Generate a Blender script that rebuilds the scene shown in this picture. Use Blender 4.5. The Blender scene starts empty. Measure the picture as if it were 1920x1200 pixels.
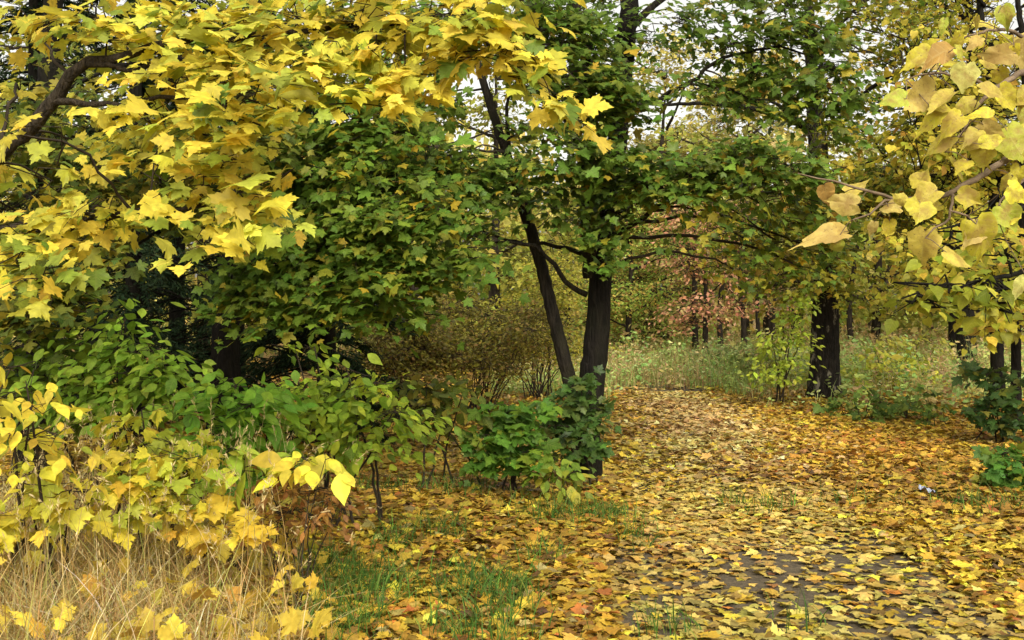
import bpy, math, random
import numpy as np

rng = np.random.default_rng(7)
random.seed(7)
C = bpy.context.scene.collection
sc = bpy.context.scene
R = math.radians

# ------------------------------------------------------------------ camera / picture geometry
F, HOR, EYE = 1968.0, 590.0, 1.6          # focal length in photo pixels, horizon row, eye height

def W(px, py, d):
    """point at forward distance d (metres) seen at photo pixel px, py"""
    return np.array([(px - 960.0) / F * d, d, EYE + (HOR - py) / F * d])

def gh(x, y):
    """ground height"""
    x = np.asarray(x, float); y = np.asarray(y, float)
    h = 0.030 * np.sin(x * 0.9 + 0.4 * y) + 0.025 * np.sin(0.7 * y - 1.3 * x + 1.0) + 0.012 * np.sin(3.1 * x + 2.3 * y)
    left = np.clip((0.2 - x) / 3.0, 0, 1)
    h = h + 0.10 * left * left * (3 - 2 * left)
    far = np.clip((y - 26) / 60.0, 0, 1)
    return h * np.clip(1.4 - np.abs(y) / 120.0, 0.2, 1) + 0.35 * far

def G(px, d):
    """ground point below picture column px at distance d"""
    x = (px - 960.0) / F * d
    return np.array([x, d, float(gh(x, d))])

PATH_Y = np.array([-6.0, 0.0, 4.0, 6.3, 8.5, 11.7, 16.6, 20.5, 23.5, 27.0, 32.0])
PATH_X = np.array([1.5, 1.45, 1.5, 1.6, 1.85, 2.2, 2.9, 3.2, 3.0, 2.2, 0.6])
def path_x(y): return np.interp(y, PATH_Y, PATH_X)

# ------------------------------------------------------------------ helpers: objects
def tag(o, label=None, cat=None, group=None, kind=None):
    if label: o['label'] = label
    if cat: o['category'] = cat
    if group: o['group'] = group
    if kind: o['kind'] = kind
    return o

def thing(name, label, cat, loc, group=None):
    o = bpy.data.objects.new(name, None); C.objects.link(o)
    o.location = [float(v) for v in loc]; o.empty_display_size = 0.2
    return tag(o, label, cat, group)

def link(name, me, parent=None, mats=()):
    o = bpy.data.objects.new(name, me); C.objects.link(o)
    if parent is not None: o.parent = parent
    for m in mats: me.materials.append(m)
    return o

def mesh_np(name, V, T, col=None, luv=None, smooth=True, origin=(0, 0, 0), quads=False, matidx=None):
    V = np.asarray(V, np.float32) - np.asarray(origin, np.float32)
    T = np.asarray(T, np.int32)
    k = T.shape[1]
    me = bpy.data.meshes.new(name)
    me.vertices.add(len(V)); me.vertices.foreach_set('co', V.ravel())
    me.loops.add(T.size); me.loops.foreach_set('vertex_index', T.ravel())
    me.polygons.add(len(T))
    me.polygons.foreach_set('loop_start', np.arange(0, T.size, k, dtype=np.int32))
    me.polygons.foreach_set('loop_total', np.full(len(T), k, np.int32))
    if smooth: me.polygons.foreach_set('use_smooth', np.ones(len(T), bool))
    if matidx is not None: me.polygons.foreach_set('material_index', np.asarray(matidx, np.int32))
    if col is not None:
        a = me.attributes.new('col', 'FLOAT_COLOR', 'POINT')
        c = np.ones((len(V), 4), np.float32); c[:, :3] = col
        a.data.foreach_set('color', c.ravel())
    if luv is not None:
        a = me.attributes.new('luv', 'FLOAT_VECTOR', 'POINT')
        a.data.foreach_set('vector', np.asarray(luv, np.float32).ravel())
    me.update(calc_edges=True)
    return me

def unit(v):
    return v / np.maximum(np.linalg.norm(v, axis=-1, keepdims=True), 1e-9)

# ------------------------------------------------------------------ leaf templates
def mirror(half):
    h = np.array(half, float)
    l = h[1:-1][::-1].copy(); l[:, 0] *= -1
    return np.vstack([h, l])

def fan(outline, centre):
    V = np.vstack([[centre], outline]); n = len(outline)
    T = np.array([[0, 1 + i, 1 + (i + 1) % n] for i in range(n)])
    return np.hstack([V, np.zeros((len(V), 1))]), T

def ringfan(outline, centre, k=0.55):
    n = len(outline); c = np.array(centre)
    inner = c + (outline - c) * k
    V = np.vstack([[c], inner, outline]); T = []
    for i in range(n):
        j = (i + 1) % n
        T += [[0, 1 + i, 1 + j], [1 + i, 1 + n + i, 1 + n + j], [1 + i, 1 + n + j, 1 + j]]
    return np.hstack([V, np.zeros((len(V), 1))]), np.array(T)

MAPLE = [(0, 0), (.14, -.08), (.44, -.10), (.37, .02), (.40, .11), (.36, .15), (.52, .20), (.53, .29), (.70, .43), (.53, .46), (.51, .57), (.40, .55),
         (.27, .50), (.29, .60), (.37, .67), (.24, .72), (.20, .84), (.11, .87), (0, 1.06)]
TPL = {
    'maple': fan(mirror(MAPLE), (0, .27)),
    'maple_mid': fan(mirror([(0, 0), (.42, -.09), (.34, .14), (.52, .24), (.67, .45), (.46, .54), (.25, .50), (.33, .68), (.16, .80), (0, 1.05)]), (0, .28)),
    'maple_low': fan(mirror([(0, 0), (.40, -.03), (.38, .18), (.62, .45), (.24, .52), (.2, .72), (0, 1.0)]), (0, .3)),
    'oval': fan(mirror([(0, 0), (.15, .12), (.26, .30), (.29, .46), (.23, .66), (.10, .87), (0, 1.05)]), (0, .45)),
    'oval_low': fan(mirror([(0, 0), (.27, .35), (.2, .7), (0, 1.0)]), (0, .45)),
    'seed': (np.array([(0, 0, 0), (.10, .45, 0), (0, 1, 0), (-.10, .45, 0)], float), np.array([[0, 1, 2], [0, 2, 3]])),
    'diamond': (np.array([(0, 0, 0), (.33, .45, 0), (0, 1, 0), (-.33, .45, 0)], float), np.array([[0, 1, 2], [0, 2, 3]])),
    'heart': fan(mirror([(0, .05), (.2, -.06), (.4, .08), (.46, .3), (.38, .56), (.2, .8), (0, 1.08)]), (0, .35)),
}
def linden_outline():
    half = np.array([(0, .06), (.10, -.03), (.22, -.07), (.36, .0), (.46, .14), (.50, .32), (.46, .5), (.36, .67), (.22, .82), (.09, .93), (.03, 1.03), (0, 1.12)])
    out = []
    for a, b in zip(half[:-1], half[1:]):
        out.append(a)
        m = (a + b) / 2; t = b - a; nrm = np.array([t[1], -t[0]])
        out.append(m + nrm * 0.09)
    out.append(half[-1])
    return mirror(out)
TPL['linden'] = ringfan(linden_outline(), (0, .38))

def palette(n, cols, jit=0.16):
    """n colours drawn from weighted entries (weight, r, g, b) with brightness and tint jitter"""
    c = np.array(cols, float); w = c[:, 0] / c[:, 0].sum()
    i = rng.choice(len(c), n, p=w)
    j = rng.choice(len(c), n, p=w)
    t = rng.random((n, 1)) * 0.4
    out = c[i, 1:] * (1 - t) + c[j, 1:] * t
    return np.clip(out * np.exp(rng.normal(0, jit, (n, 1))) * np.exp(rng.normal(0, jit * 0.3, (n, 3))), 0, 0.9)

def leaf_arrays(tpl, pos, dirv, nrm, size, col, curl=0.25, jag=0.0):
    V0, T0 = TPL[tpl]
    n, k = len(pos), len(V0)
    d = unit(dirv); s = unit(np.cross(d, nrm)); u = np.cross(s, d)
    a = rng.normal(-curl * 1.2, curl, (n, 1)); b = rng.normal(-curl, curl, (n, 1)); f = rng.normal(curl * .5, curl * .5, (n, 1)); tw = rng.normal(0, curl * .8, (n, 1))
    x = V0[None, :, 0] * rng.uniform(.85, 1.12, (n, 1)); y = np.repeat(V0[None, :, 1], n, 0)
    z = a * x * x + b * (y - .2) ** 2 * 0.7 + f * np.abs(x) + tw * x * y
    sz = np.asarray(size).reshape(n, 1, 1)
    P = pos[:, None, :] + sz * (x[..., None] * s[:, None, :] + y[..., None] * d[:, None, :] + z[..., None] * u[:, None, :])
    T = (T0[None] + (np.arange(n) * k)[:, None, None]).reshape(-1, 3)
    colv = np.repeat(col, k, 0)
    luv = np.empty((n, k, 3)); luv[..., 0] = V0[:, 0]; luv[..., 1] = V0[:, 1]; luv[..., 2] = rng.random((n, 1)) * 50
    return P.reshape(-1, 3), T, colv, luv.reshape(-1, 3)

def merge(parts):
    Vs, Ts, Cs, Us, o = [], [], [], [], 0
    for V, T, c, u in parts:
        Vs.append(V); Ts.append(T + o); Cs.append(c); Us.append(u); o += len(V)
    return np.vstack(Vs), np.vstack(Ts), np.vstack(Cs), np.vstack(Us)

# ------------------------------------------------------------------ tubes (trunks, limbs, twigs)
def spline(pts, rad, step):
    """Catmull-Rom through pts; returns points and radii"""
    P = np.array(pts, float); r = np.array(rad, float)
    if len(P) == 2:
        n = max(2, int(np.linalg.norm(P[1] - P[0]) / step) + 1); t = np.linspace(0, 1, n)[:, None]
        return P[0] * (1 - t) + P[1] * t, np.interp(t[:, 0], [0, 1], r)
    E = np.vstack([2 * P[0] - P[1], P, 2 * P[-1] - P[-2]]); out, ro = [], []
    for i in range(len(P) - 1):
        n = max(2, int(np.linalg.norm(P[i + 1] - P[i]) / step) + 1)
        for t in np.linspace(0, 1, n, endpoint=(i == len(P) - 2)):
            a, b, c, d = E[i], E[i + 1], E[i + 2], E[i + 3]
            out.append(0.5 * (2 * b + (c - a) * t + (2 * a - 5 * b + 4 * c - d) * t * t + (3 * b - a - 3 * c + d) * t ** 3))
            ro.append(r[i] * (1 - t) + r[i + 1] * t)
    return np.array(out), np.array(ro)

def tube(P, r, sides, rough=0.0, flare=0.0):
    n = len(P)
    t = np.gradient(P, axis=0); t = unit(t)
    ref = np.array([0.3, 0.9, 0.1]) if abs(t[0, 2]) > 0.7 else np.array([0, 0, 1.0])
    s = unit(np.cross(t, ref)); u = np.cross(s, t)
    ang = np.linspace(0, 2 * math.pi, sides, endpoint=False)
    rr = np.repeat(r[:, None], sides, 1)
    if rough:
        ph = rng.random(4) * 6.28
        h = np.cumsum(np.r_[0, np.linalg.norm(np.diff(P, axis=0), axis=1)])[:, None]
        rr = rr * (1 + rough * (np.sin(3 * ang + ph[0] + h * 1.1) * .5 + np.sin(5 * ang + ph[1] - h * 1.7) * .35 + np.sin(9 * ang + ph[2] + 2 * h) * .25 + rng.normal(0, .35, rr.shape)))
        if flare:
            k = np.exp(-h / 0.28)
            rr = rr * (1 + k * flare * (0.6 + 0.5 * np.sin(4 * ang + ph[3]) + .25 * np.sin(7 * ang + ph[1])))
    V = P[:, None] + rr[..., None] * (np.cos(ang)[None, :, None] * s[:, None] + np.sin(ang)[None, :, None] * u[:, None])
    V = V.reshape(-1, 3)
    i = np.arange(n - 1)[:, None] * sides; j = np.arange(sides)[None]; j2 = (j + 1) % sides
    q = np.stack([i + j, i + j2, i + sides + j2, i + sides + j], -1).reshape(-1, 4)
    return V, q

def tube_obj(name, pts, rad, mat, parent, sides=16, step=0.1, rough=0.05, flare=0.0, wob=0.0):
    P, r = spline(pts, rad, step)
    if wob:
        P[1:-1] += rng.normal(0, wob, (len(P) - 2, 3))
    V, q = tube(P, r, sides, rough, flare)
    # rounded tip
    V = np.vstack([V, [P[-1] + unit(P[-1] - P[-2]) * r[-1]]])
    k = len(V) - 1; b = (len(P) - 1) * sides
    q = np.vstack([q, [[b + i, b + (i + 1) % sides, k, k] for i in range(sides)]])
    tri = np.vstack([q[:, [0, 1, 2]], q[:-sides][:, [0, 2, 3]]])
    me = mesh_np(name, V, tri, origin=parent.location if parent else (0, 0, 0))
    return link(name, me, parent, [mat])

def twig_mesh(segs, sides=4):
    """many thin tubes in one array: segs = list of (points, radii)"""
    Vs, Qs, o = [], [], 0
    for P, r in segs:
        if len(P) < 2: continue
        V, q = tube(np.asarray(P, float), np.asarray(r, float), sides)
        Vs.append(V); Qs.append(q + o); o += len(V)
    return np.vstack(Vs), np.vstack(Qs)

# ------------------------------------------------------------------ materials
def new_mat(name):
    m = bpy.data.materials.new(name); m.use_nodes = True
    nt = m.node_tree; nt.nodes.clear()
    return m, nt, nt.nodes.new, nt.links.new

def leaf_mat(name, transl=0.35, rough=0.5, spec=0.3, mottle=0.0, vein=0.15, bright=1.0):
    m, nt, N, L = new_mat(name)
    out = N('ShaderNodeOutputMaterial')
    at = N('ShaderNodeAttribute'); at.attribute_name = 'col'
    lu = N('ShaderNodeAttribute'); lu.attribute_name = 'luv'
    sep = N('ShaderNodeSeparateXYZ'); L(lu.outputs['Vector'], sep.inputs[0])
    off = N('ShaderNodeCombineXYZ'); L(sep.outputs['X'], off.inputs[0]); L(sep.outputs['Y'], off.inputs[1]); L(sep.outputs['Z'], off.inputs[2])
    no = N('ShaderNodeTexNoise'); no.inputs['Scale'].default_value = 3.2; no.inputs['Detail'].default_value = 4; L(off.outputs[0], no.inputs['Vector'])
    # soft variation over each blade
    mr = N('ShaderNodeMapRange'); mr.inputs['From Min'].default_value = .3; mr.inputs['From Max'].default_value = .7; mr.inputs['To Min'].default_value = .74; mr.inputs['To Max'].default_value = 1.14
    L(no.outputs['Fac'], mr.inputs['Value'])
    mul = N('ShaderNodeVectorMath'); mul.operation = 'SCALE'; L(at.outputs['Color'], mul.inputs[0]); L(mr.outputs[0], mul.inputs['Scale'])
    colour = mul.outputs[0]
    # midrib and side veins a little paler
    ax = N('ShaderNodeMath'); ax.operation = 'ABSOLUTE'; L(sep.outputs['X'], ax.inputs[0])
    sl = N('ShaderNodeMath'); sl.operation = 'MULTIPLY_ADD'; L(ax.outputs[0], sl.inputs[0]); sl.inputs[1].default_value = -0.8; L(sep.outputs['Y'], sl.inputs[2])
    fr = N('ShaderNodeMath'); fr.operation = 'PINGPONG'; L(sl.outputs[0], fr.inputs[0]); fr.inputs[1].default_value = 0.085
    v1 = N('ShaderNodeMapRange'); v1.inputs['From Min'].default_value = 0; v1.inputs['From Max'].default_value = .02; v1.inputs['To Min'].default_value = 1; v1.inputs['To Max'].default_value = 0; L(fr.outputs[0], v1.inputs['Value'])
    v2 = N('ShaderNodeMapRange'); v2.inputs['From Min'].default_value = 0; v2.inputs['From Max'].default_value = .025; v2.inputs['To Min'].default_value = 1; v2.inputs['To Max'].default_value = 0; L(ax.outputs[0], v2.inputs['Value'])
    vm = N('ShaderNodeMath'); vm.operation = 'MAXIMUM'; L(v1.outputs[0], vm.inputs[0]); L(v2.outputs[0], vm.inputs[1])
    vs = N('ShaderNodeMath'); vs.operation = 'MULTIPLY'; L(vm.outputs[0], vs.inputs[0]); vs.inputs[1].default_value = vein
    mx = N('ShaderNodeMix'); mx.data_type = 'RGBA'; L(vs.outputs[0], mx.inputs['Factor']); L(colour, mx.inputs[6]); mx.inputs[7].default_value = (.6, .5, .2, 1)
    colour = mx.outputs[2]
    if mottle:
        n2 = N('ShaderNodeTexNoise'); n2.inputs['Scale'].default_value = 2.1; n2.inputs['Detail'].default_value = 7; n2.inputs['Roughness'].default_value = .7; L(off.outputs[0], n2.inputs['Vector'])
        r2 = N('ShaderNodeMapRange'); r2.inputs['From Min'].default_value = .40; r2.inputs['From Max'].default_value = .62; r2.inputs['To Max'].default_value = mottle; L(n2.outputs['Fac'], r2.inputs['Value'])
        # brown creeps in from the middle, rims stay yellow
        ce = N('ShaderNodeVectorMath'); ce.operation = 'DISTANCE'; cx = N('ShaderNodeCombineXYZ'); L(sep.outputs['X'], cx.inputs[0]); L(sep.outputs['Y'], cx.inputs[1]); L(cx.outputs[0], ce.inputs[0]); ce.inputs[1].default_value = (0, .42, 0)
        rm = N('ShaderNodeMapRange'); rm.inputs['From Min'].default_value = .30; rm.inputs['From Max'].default_value = .52; rm.inputs['To Min'].default_value = 1; rm.inputs['To Max'].default_value = .05; L(ce.outputs['Value'], rm.inputs['Value'])
        mm = N('ShaderNodeMath'); mm.operation = 'MULTIPLY'; L(r2.outputs[0], mm.inputs[0]); L(rm.outputs[0], mm.inputs[1])
        m2 = N('ShaderNodeMix'); m2.data_type = 'RGBA'; L(mm.outputs[0], m2.inputs['Factor']); L(colour, m2.inputs[6]); m2.inputs[7].default_value = (.34, .215, .06, 1)
        n3 = N('ShaderNodeTexNoise'); n3.inputs['Scale'].default_value = 16; n3.inputs['Detail'].default_value = 3; L(off.outputs[0], n3.inputs['Vector'])
        r3 = N('ShaderNodeMapRange'); r3.inputs['From Min'].default_value = .62; r3.inputs['From Max'].default_value = .72; r3.inputs['To Max'].default_value = .7; L(n3.outputs['Fac'], r3.inputs['Value'])
        m3 = N('ShaderNodeMix'); m3.data_type = 'RGBA'; L(r3.outputs[0], m3.inputs['Factor']); L(m2.outputs[2], m3.inputs[6]); m3.inputs[7].default_value = (.16, .09, .03, 1)
        colour = m3.outputs[2]
    bs = N('ShaderNodeBsdfPrincipled'); bs.inputs['Roughness'].default_value = rough; bs.inputs['Specular IOR Level'].default_value = spec
    L(colour, bs.inputs['Base Color'])
    bp = N('ShaderNodeBump'); bp.inputs['Strength'].default_value = .35; bp.inputs['Distance'].default_value = .01; L(no.outputs['Fac'], bp.inputs['Height']); L(bp.outputs[0], bs.inputs['Normal'])
    tr = N('ShaderNodeBsdfTranslucent'); g = N('ShaderNodeGamma'); g.inputs['Gamma'].default_value = 1.0; L(colour, g.inputs[0]); L(g.outputs[0], tr.inputs['Color'])
    ms = N('ShaderNodeMixShader'); ms.inputs[0].default_value = transl; L(bs.outputs[0], ms.inputs[1]); L(tr.outputs[0], ms.inputs[2]); L(ms.outputs[0], out.inputs[0])
    return m

def bark_mat(name, dark, light, patch=None, scale=1.0, amount=.45, moss=None):
    m, nt, N, L = new_mat(name)
    out = N('ShaderNodeOutputMaterial'); tc = N('ShaderNodeTexCoord')
    mp = N('ShaderNodeMapping'); mp.inputs['Scale'].default_value = (9 * scale, 9 * scale, 2.0 * scale); L(tc.outputs['Object'], mp.inputs[0])
    n1 = N('ShaderNodeTexNoise'); n1.inputs['Scale'].default_value = 2.5; n1.inputs['Detail'].default_value = 8; n1.inputs['Roughness'].default_value = .68; L(mp.outputs[0], n1.inputs['Vector'])
    vo = N('ShaderNodeTexVoronoi'); vo.feature = 'DISTANCE_TO_EDGE'; vo.inputs['Scale'].default_value = 2.6; L(mp.outputs[0], vo.inputs['Vector'])
    cr = N('ShaderNodeValToRGB'); cr.color_ramp.elements[0].position = .36; cr.color_ramp.elements[0].color = (*dark, 1); cr.color_ramp.elements[1].position = .72; cr.color_ramp.elements[1].color = (*light, 1); L(n1.outputs['Fac'], cr.inputs[0])
    colour = cr.outputs[0]
    def over(colour, rgb, sc_, lo, hi, amt):
        mp2 = N('ShaderNodeMapping'); mp2.inputs['Scale'].default_value = sc_; L(tc.outputs['Object'], mp2.inputs[0])
        n2 = N('ShaderNodeTexNoise'); n2.inputs['Scale'].default_value = 1.0; n2.inputs['Detail'].default_value = 6; n2.inputs['Roughness'].default_value = .62; L(mp2.outputs[0], n2.inputs['Vector'])
        r = N('ShaderNodeMapRange'); r.inputs['From Min'].default_value = lo; r.inputs['From Max'].default_value = hi; r.inputs['To Max'].default_value = amt; L(n2.outputs['Fac'], r.inputs['Value'])
        mx = N('ShaderNodeMix'); mx.data_type = 'RGBA'; L(r.outputs[0], mx.inputs['Factor']); L(colour, mx.inputs[6]); mx.inputs[7].default_value = (*rgb, 1)
        return mx.outputs[2]
    if patch: colour = over(colour, patch, (7, 7, 3.2), .575, .64, amount)
    if moss: colour = over(colour, moss, (5, 5, 2.2), .45, .7, .7)
    bs = N('ShaderNodeBsdfPrincipled'); bs.inputs['Roughness'].default_value = .93; bs.inputs['Specular IOR Level'].default_value = .15; L(colour, bs.inputs['Base Color'])
    ad = N('ShaderNodeMath'); ad.operation = 'MULTIPLY_ADD'; L(vo.outputs['Distance'], ad.inputs[0]); ad.inputs[1].default_value = 1.2; L(n1.outputs['Fac'], ad.inputs[2])
    bp = N('ShaderNodeBump'); bp.inputs['Strength'].default_value = .9; bp.inputs['Distance'].default_value = .03; L(ad.outputs[0], bp.inputs['Height']); L(bp.outputs[0], bs.inputs['Normal'])
    L(bs.outputs[0], out.inputs[0])
    return m

def noise_mat(name, cols, scale, rough=.95, detail=8, bump=.3, lo=.3, hi=.7):
    m, nt, N, L = new_mat(name)
    out = N('ShaderNodeOutputMaterial'); tc = N('ShaderNodeTexCoord')
    n1 = N('ShaderNodeTexNoise'); n1.inputs['Scale'].default_value = scale; n1.inputs['Detail'].default_value = detail; n1.inputs['Roughness'].default_value = .7; L(tc.outputs['Object'], n1.inputs['Vector'])
    cr = N('ShaderNodeValToRGB'); e = cr.color_ramp.elements
    e[0].position = lo; e[0].color = (*cols[0], 1); e[1].position = hi; e[1].color = (*cols[-1], 1)
    for k, c in enumerate(cols[1:-1]):
        x = e.new(lo + (hi - lo) * (k + 1) / (len(cols) - 1)); x.color = (*c, 1)
    L(n1.outputs['Fac'], cr.inputs[0])
    bs = N('ShaderNodeBsdfPrincipled'); bs.inputs['Roughness'].default_value = rough; bs.inputs['Specular IOR Level'].default_value = .2; L(cr.outputs[0], bs.inputs['Base Color'])
    bp = N('ShaderNodeBump'); bp.inputs['Strength'].default_value = bump; bp.inputs['Distance'].default_value = .03; L(n1.outputs['Fac'], bp.inputs['Height']); L(bp.outputs[0], bs.inputs['Normal'])
    L(bs.outputs[0], out.inputs[0])
    return m

M_LEAF = leaf_mat('living_leaf', .45, .5, .22)
M_GLOSSY = leaf_mat('glossy_leaf', .40, .42, .25)
M_YELLOW = leaf_mat('autumn_leaf', .40, .5, .25, vein=.10)
M_LITTER = leaf_mat('fallen_leaf', .12, .55, .3, vein=.12)
M_LINDEN = leaf_mat('mottled_linden_leaf', .25, .55, .2, mottle=.8, vein=.28)
M_GRASS = leaf_mat('grass_blade', .3, .6, .2, vein=0)
M_DARKBARK = bark_mat('dark_bark', (.004, .0035, .003), (.020, .016, .012), moss=(.016, .016, .007))
M_STEMBARK = bark_mat('grey_brown_bark', (.009, .0075, .006), (.045, .036, .025), moss=(.03, .03, .012))
M_LICHEN = bark_mat('lichen_spotted_bark', (.006, .005, .004), (.030, .024, .018), patch=(.30, .27, .20), amount=.55)
M_BIRCH = bark_mat('birch_bark', (.012, .010, .008), (.07, .06, .045), patch=(.42, .40, .34), amount=.8)
M_LIMB = bark_mat('limb_bark', (.02, .016, .011), (.085, .066, .045), scale=2)
M_HAZEBARK = bark_mat('haze_lightened_bark', (.014, .011, .008), (.06, .047, .033))  # far trunks: distance haze put into a lighter bark colour
M_TWIG = noise_mat('twig_bark', [(.02, .016, .012), (.06, .045, .03)], 20)
M_LTWIG = noise_mat('linden_twig_bark', [(.10, .07, .045), (.26, .19, .12)], 30)
M_SPRUCE = leaf_mat('dark_needles', .08, .6, .15, vein=0)

# palettes (weight, r, g, b), linear
YEL = [(6, .78, .62, .065), (4, .72, .60, .07), (3, .60, .60, .08), (2, .42, .49, .06), (.6, .74, .52, .07)]
YEL_BACK = [(5, .50, .38, .035), (4, .38, .34, .04), (3, .22, .24, .03), (1, .50, .28, .03)]
GREEN = [(8, .096, .180, .022), (5, .125, .21, .024), (4, .155, .23, .026), (0.8, .46, .32, .03), (1, .20, .21, .022)]
GREEN_C = [(7, .095, .185, .021), (5, .125, .22, .023), (4, .18, .25, .024), (1.0, .52, .38, .03), (1.4, .28, .28, .026)]
GREENYEL = [(4, .17, .22, .02), (4, .32, .31, .028), (3, .46, .38, .035), (1, .50, .28, .04), (3, .10, .16, .018)]
SHRUB = [(6, .22, .38, .035), (5, .29, .44, .04), (3, .38, .48, .045), (2, .13, .24, .022)]
SHRUBY = [(5, .76, .62, .06), (4, .68, .60, .06), (2, .48, .52, .06), (1.0, .72, .50, .06)]
LITTER = [(6, .64, .43, .04), (5, .53, .315, .03), (4, .35, .185, .025), (4, .20, .10, .02), (4, .72, .54, .05), (1.6, .11, .055, .025), (1.2, .45, .15, .03), (1.5, .52, .42, .15)]
LITTER_PATH = [(6, .66, .46, .15), (4, .56, .365, .10), (3, .72, .56, .24), (3, .40, .22, .07), (1, .2, .11, .04)]

# ------------------------------------------------------------------ foliage
def spray_leaves(cl, origin, spec):
    """cl: clump = (centre, rh, rv, n); returns leaf pos, dir, normal, and twig segments"""
    c, rh, rv, n = cl; n = n * spec.get('mult', 1)
    per = spec.get('per', 9); sl = spec['spray']; droop = spec.get('droop', .5)
    k = max(1, int(round(n / per)))
    q = unit(rng.normal(size=(k, 3))) * (rng.random((k, 1)) ** (1 / 2.3))
    S = c + q * np.array([rh, rh, rv])
    o = S - origin; o[:, 2] *= 0.15
    out = unit(unit(o) * .8 + rng.normal(0, .55, (k, 3)) * np.array([1, 1, .25]))
    out[:, 2] -= .12; out = unit(out)
    side = unit(np.cross(out, [0, 0, 1.0])); up = np.cross(side, out)
    K = np.repeat(np.arange(k), per); m = len(K)
    u = rng.uniform(-.5, .6, m); v = rng.normal(0, .34, m)
    pos = S[K] + sl * (u[:, None] * out[K] + v[:, None] * side[K]) - np.array([0, 0, 1]) * (sl * (.28 * np.clip(u + .3, 0, 2) ** 2 + .2 * v * v))[:, None] + rng.normal(0, sl * .09, (m, 3))
    d = unit(out[K] * .75 + side[K] * (v * 1.6)[:, None] - np.array([0, 0, 1]) * droop + rng.normal(0, .35, (m, 3)))
    fv = spec.get('face', .25)
    nr = up[K] * .7 + out[K] * .4 + rng.normal(0, spec.get('tilt', .38), (m, 3)) + np.array([0, -fv, .15])
    d = unit(d + np.array([0, -fv * .5, 0]))
    segs = []
    for i in range(k):
        a = S[i] - out[i] * sl * .62 - np.array([0, 0, sl * .05]); b = S[i]; e = S[i] + out[i] * sl * .5 - np.array([0, 0, sl * .15])
        segs.append((a, b, e))
    return pos, d, nr, segs

def build_plant(name, label, cat, base, bones, clumps, spec, bark, group=None, limb_names=('trunk', 'limb'), crown='crown', twig_sides=4, mat=None, flare=.5, sides=18):
    """bones: list of (points, radii); the first is the trunk. clumps: list of (centre, rh, rv, n)."""
    root = thing(name, label, cat, base, group)
    pts, rads = [], []
    for i, (P, r) in enumerate(bones):
        nm = limb_names[0] if i == 0 else limb_names[1]
        b = bark if not isinstance(bark, (list, tuple)) else bark[0 if i == 0 else 1]
        big = max(r) > .05
        tube_obj(nm, P, r, b, root, sides=sides if big else 8, step=.08 if big else .12, rough=.05 if big else .03, flare=flare if i == 0 else 0, wob=.004 if big else .008)
        p, q = spline(P, r, .12); pts.append(p); rads.append(q)
    pts = np.vstack(pts); rads = np.concatenate(rads)
    LP, LD, LN, tw = [], [], [], []
    r0 = spec.get('twig', .006)
    for cl in clumps:
        c = cl[0]
        dd = np.linalg.norm((pts - c) * np.array([1, 1, 1.3]), axis=1) + np.where(pts[:, 2] > c[2] + .3, .6, 0)
        j = int(np.argmin(dd)); a = pts[j]
        pos, d, nr, segs = spray_leaves(cl, a, spec)
        LP.append(pos); LD.append(d); LN.append(nr)
        L = np.linalg.norm(c - a)
        if L > .05:
            mid = (a + c) / 2 + np.array([0, 0, .10 * L]) + rng.normal(0, .05 * L, 3)
            rb = min(rads[j] * .7, r0 * (1.2 + 1.3 * L))
            P, rr = spline([a, mid, c], [rb, rb * .7, rb * .45], max(.1, L / 8))
            P[1:-1] += rng.normal(0, .012 * L, (len(P) - 2, 3))
            tw.append((P, rr))
        for (s, m_, e) in segs:
            ts = a + (c - a) * rng.uniform(.55, 1.0)
            tw.append((np.array([ts, (ts + s) / 2 + rng.normal(0, .03, 3), s, m_, e]), np.array([.9, .75, .6, .45, .25]) * r0 * .8))
    if LP:
        LP = np.vstack(LP); LD = np.vstack(LD); LN = np.vstack(LN); n = len(LP)
        size = spec['size'] * np.exp(rng.normal(0, spec.get('var', .22), n))
        col = spec['colour'](LP) if callable(spec.get('colour')) else palette(n, spec['colour'], spec.get('jit', .16))
        V, T, cc, uu = leaf_arrays(spec['tpl'], LP, LD, LN, size, col, spec.get('curl', .25))
        cr = link(crown, mesh_np(crown, V, T, cc, uu, origin=base), root, [mat or M_LEAF])
        V, q = twig_mesh(tw, twig_sides)
        t = link('twigs', mesh_np('twigs', V, q, origin=base), cr, [spec.get('twigmat', M_TWIG)]); t['kind'] = 'stuff'
    return root

def cl(px, py, d, rpx, vpx, n):
    """clump centred at picture column/row at distance d, half-extent in photo pixels"""
    return (W(px, py, d), rpx / F * d, vpx / F * d, n)

# ================================================================== world, light, camera
ELEV, AZ = 42, 172      # sun behind the camera, a little to the left
w = bpy.data.worlds.new('World'); sc.world = w; w.use_nodes = True
nt = w.node_tree; nt.nodes.clear()
sky = nt.nodes.new('ShaderNodeTexSky'); sky.sky_type = 'NISHITA'; sky.sun_disc = False
sky.sun_elevation = R(ELEV); sky.sun_rotation = R(AZ); sky.air_density = 1.0; sky.dust_density = 4.0; sky.ozone_density = 1.0
hs = nt.nodes.new('ShaderNodeHueSaturation'); hs.inputs['Saturation'].default_value = .12
bg = nt.nodes.new('ShaderNodeBackground'); bg.inputs['Strength'].default_value = .15
wo = nt.nodes.new('ShaderNodeOutputWorld')
nt.links.new(sky.outputs[0], hs.inputs['Color']); tint = nt.nodes.new('ShaderNodeMix'); tint.data_type = 'RGBA'; tint.blend_type = 'MULTIPLY'; tint.inputs[0].default_value = 1; tint.inputs[7].default_value = (1, .97, .88, 1)
nt.links.new(hs.outputs[0], tint.inputs[6]); nt.links.new(tint.outputs[2], bg.inputs[0]); nt.links.new(bg.outputs[0], wo.inputs[0])

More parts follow.
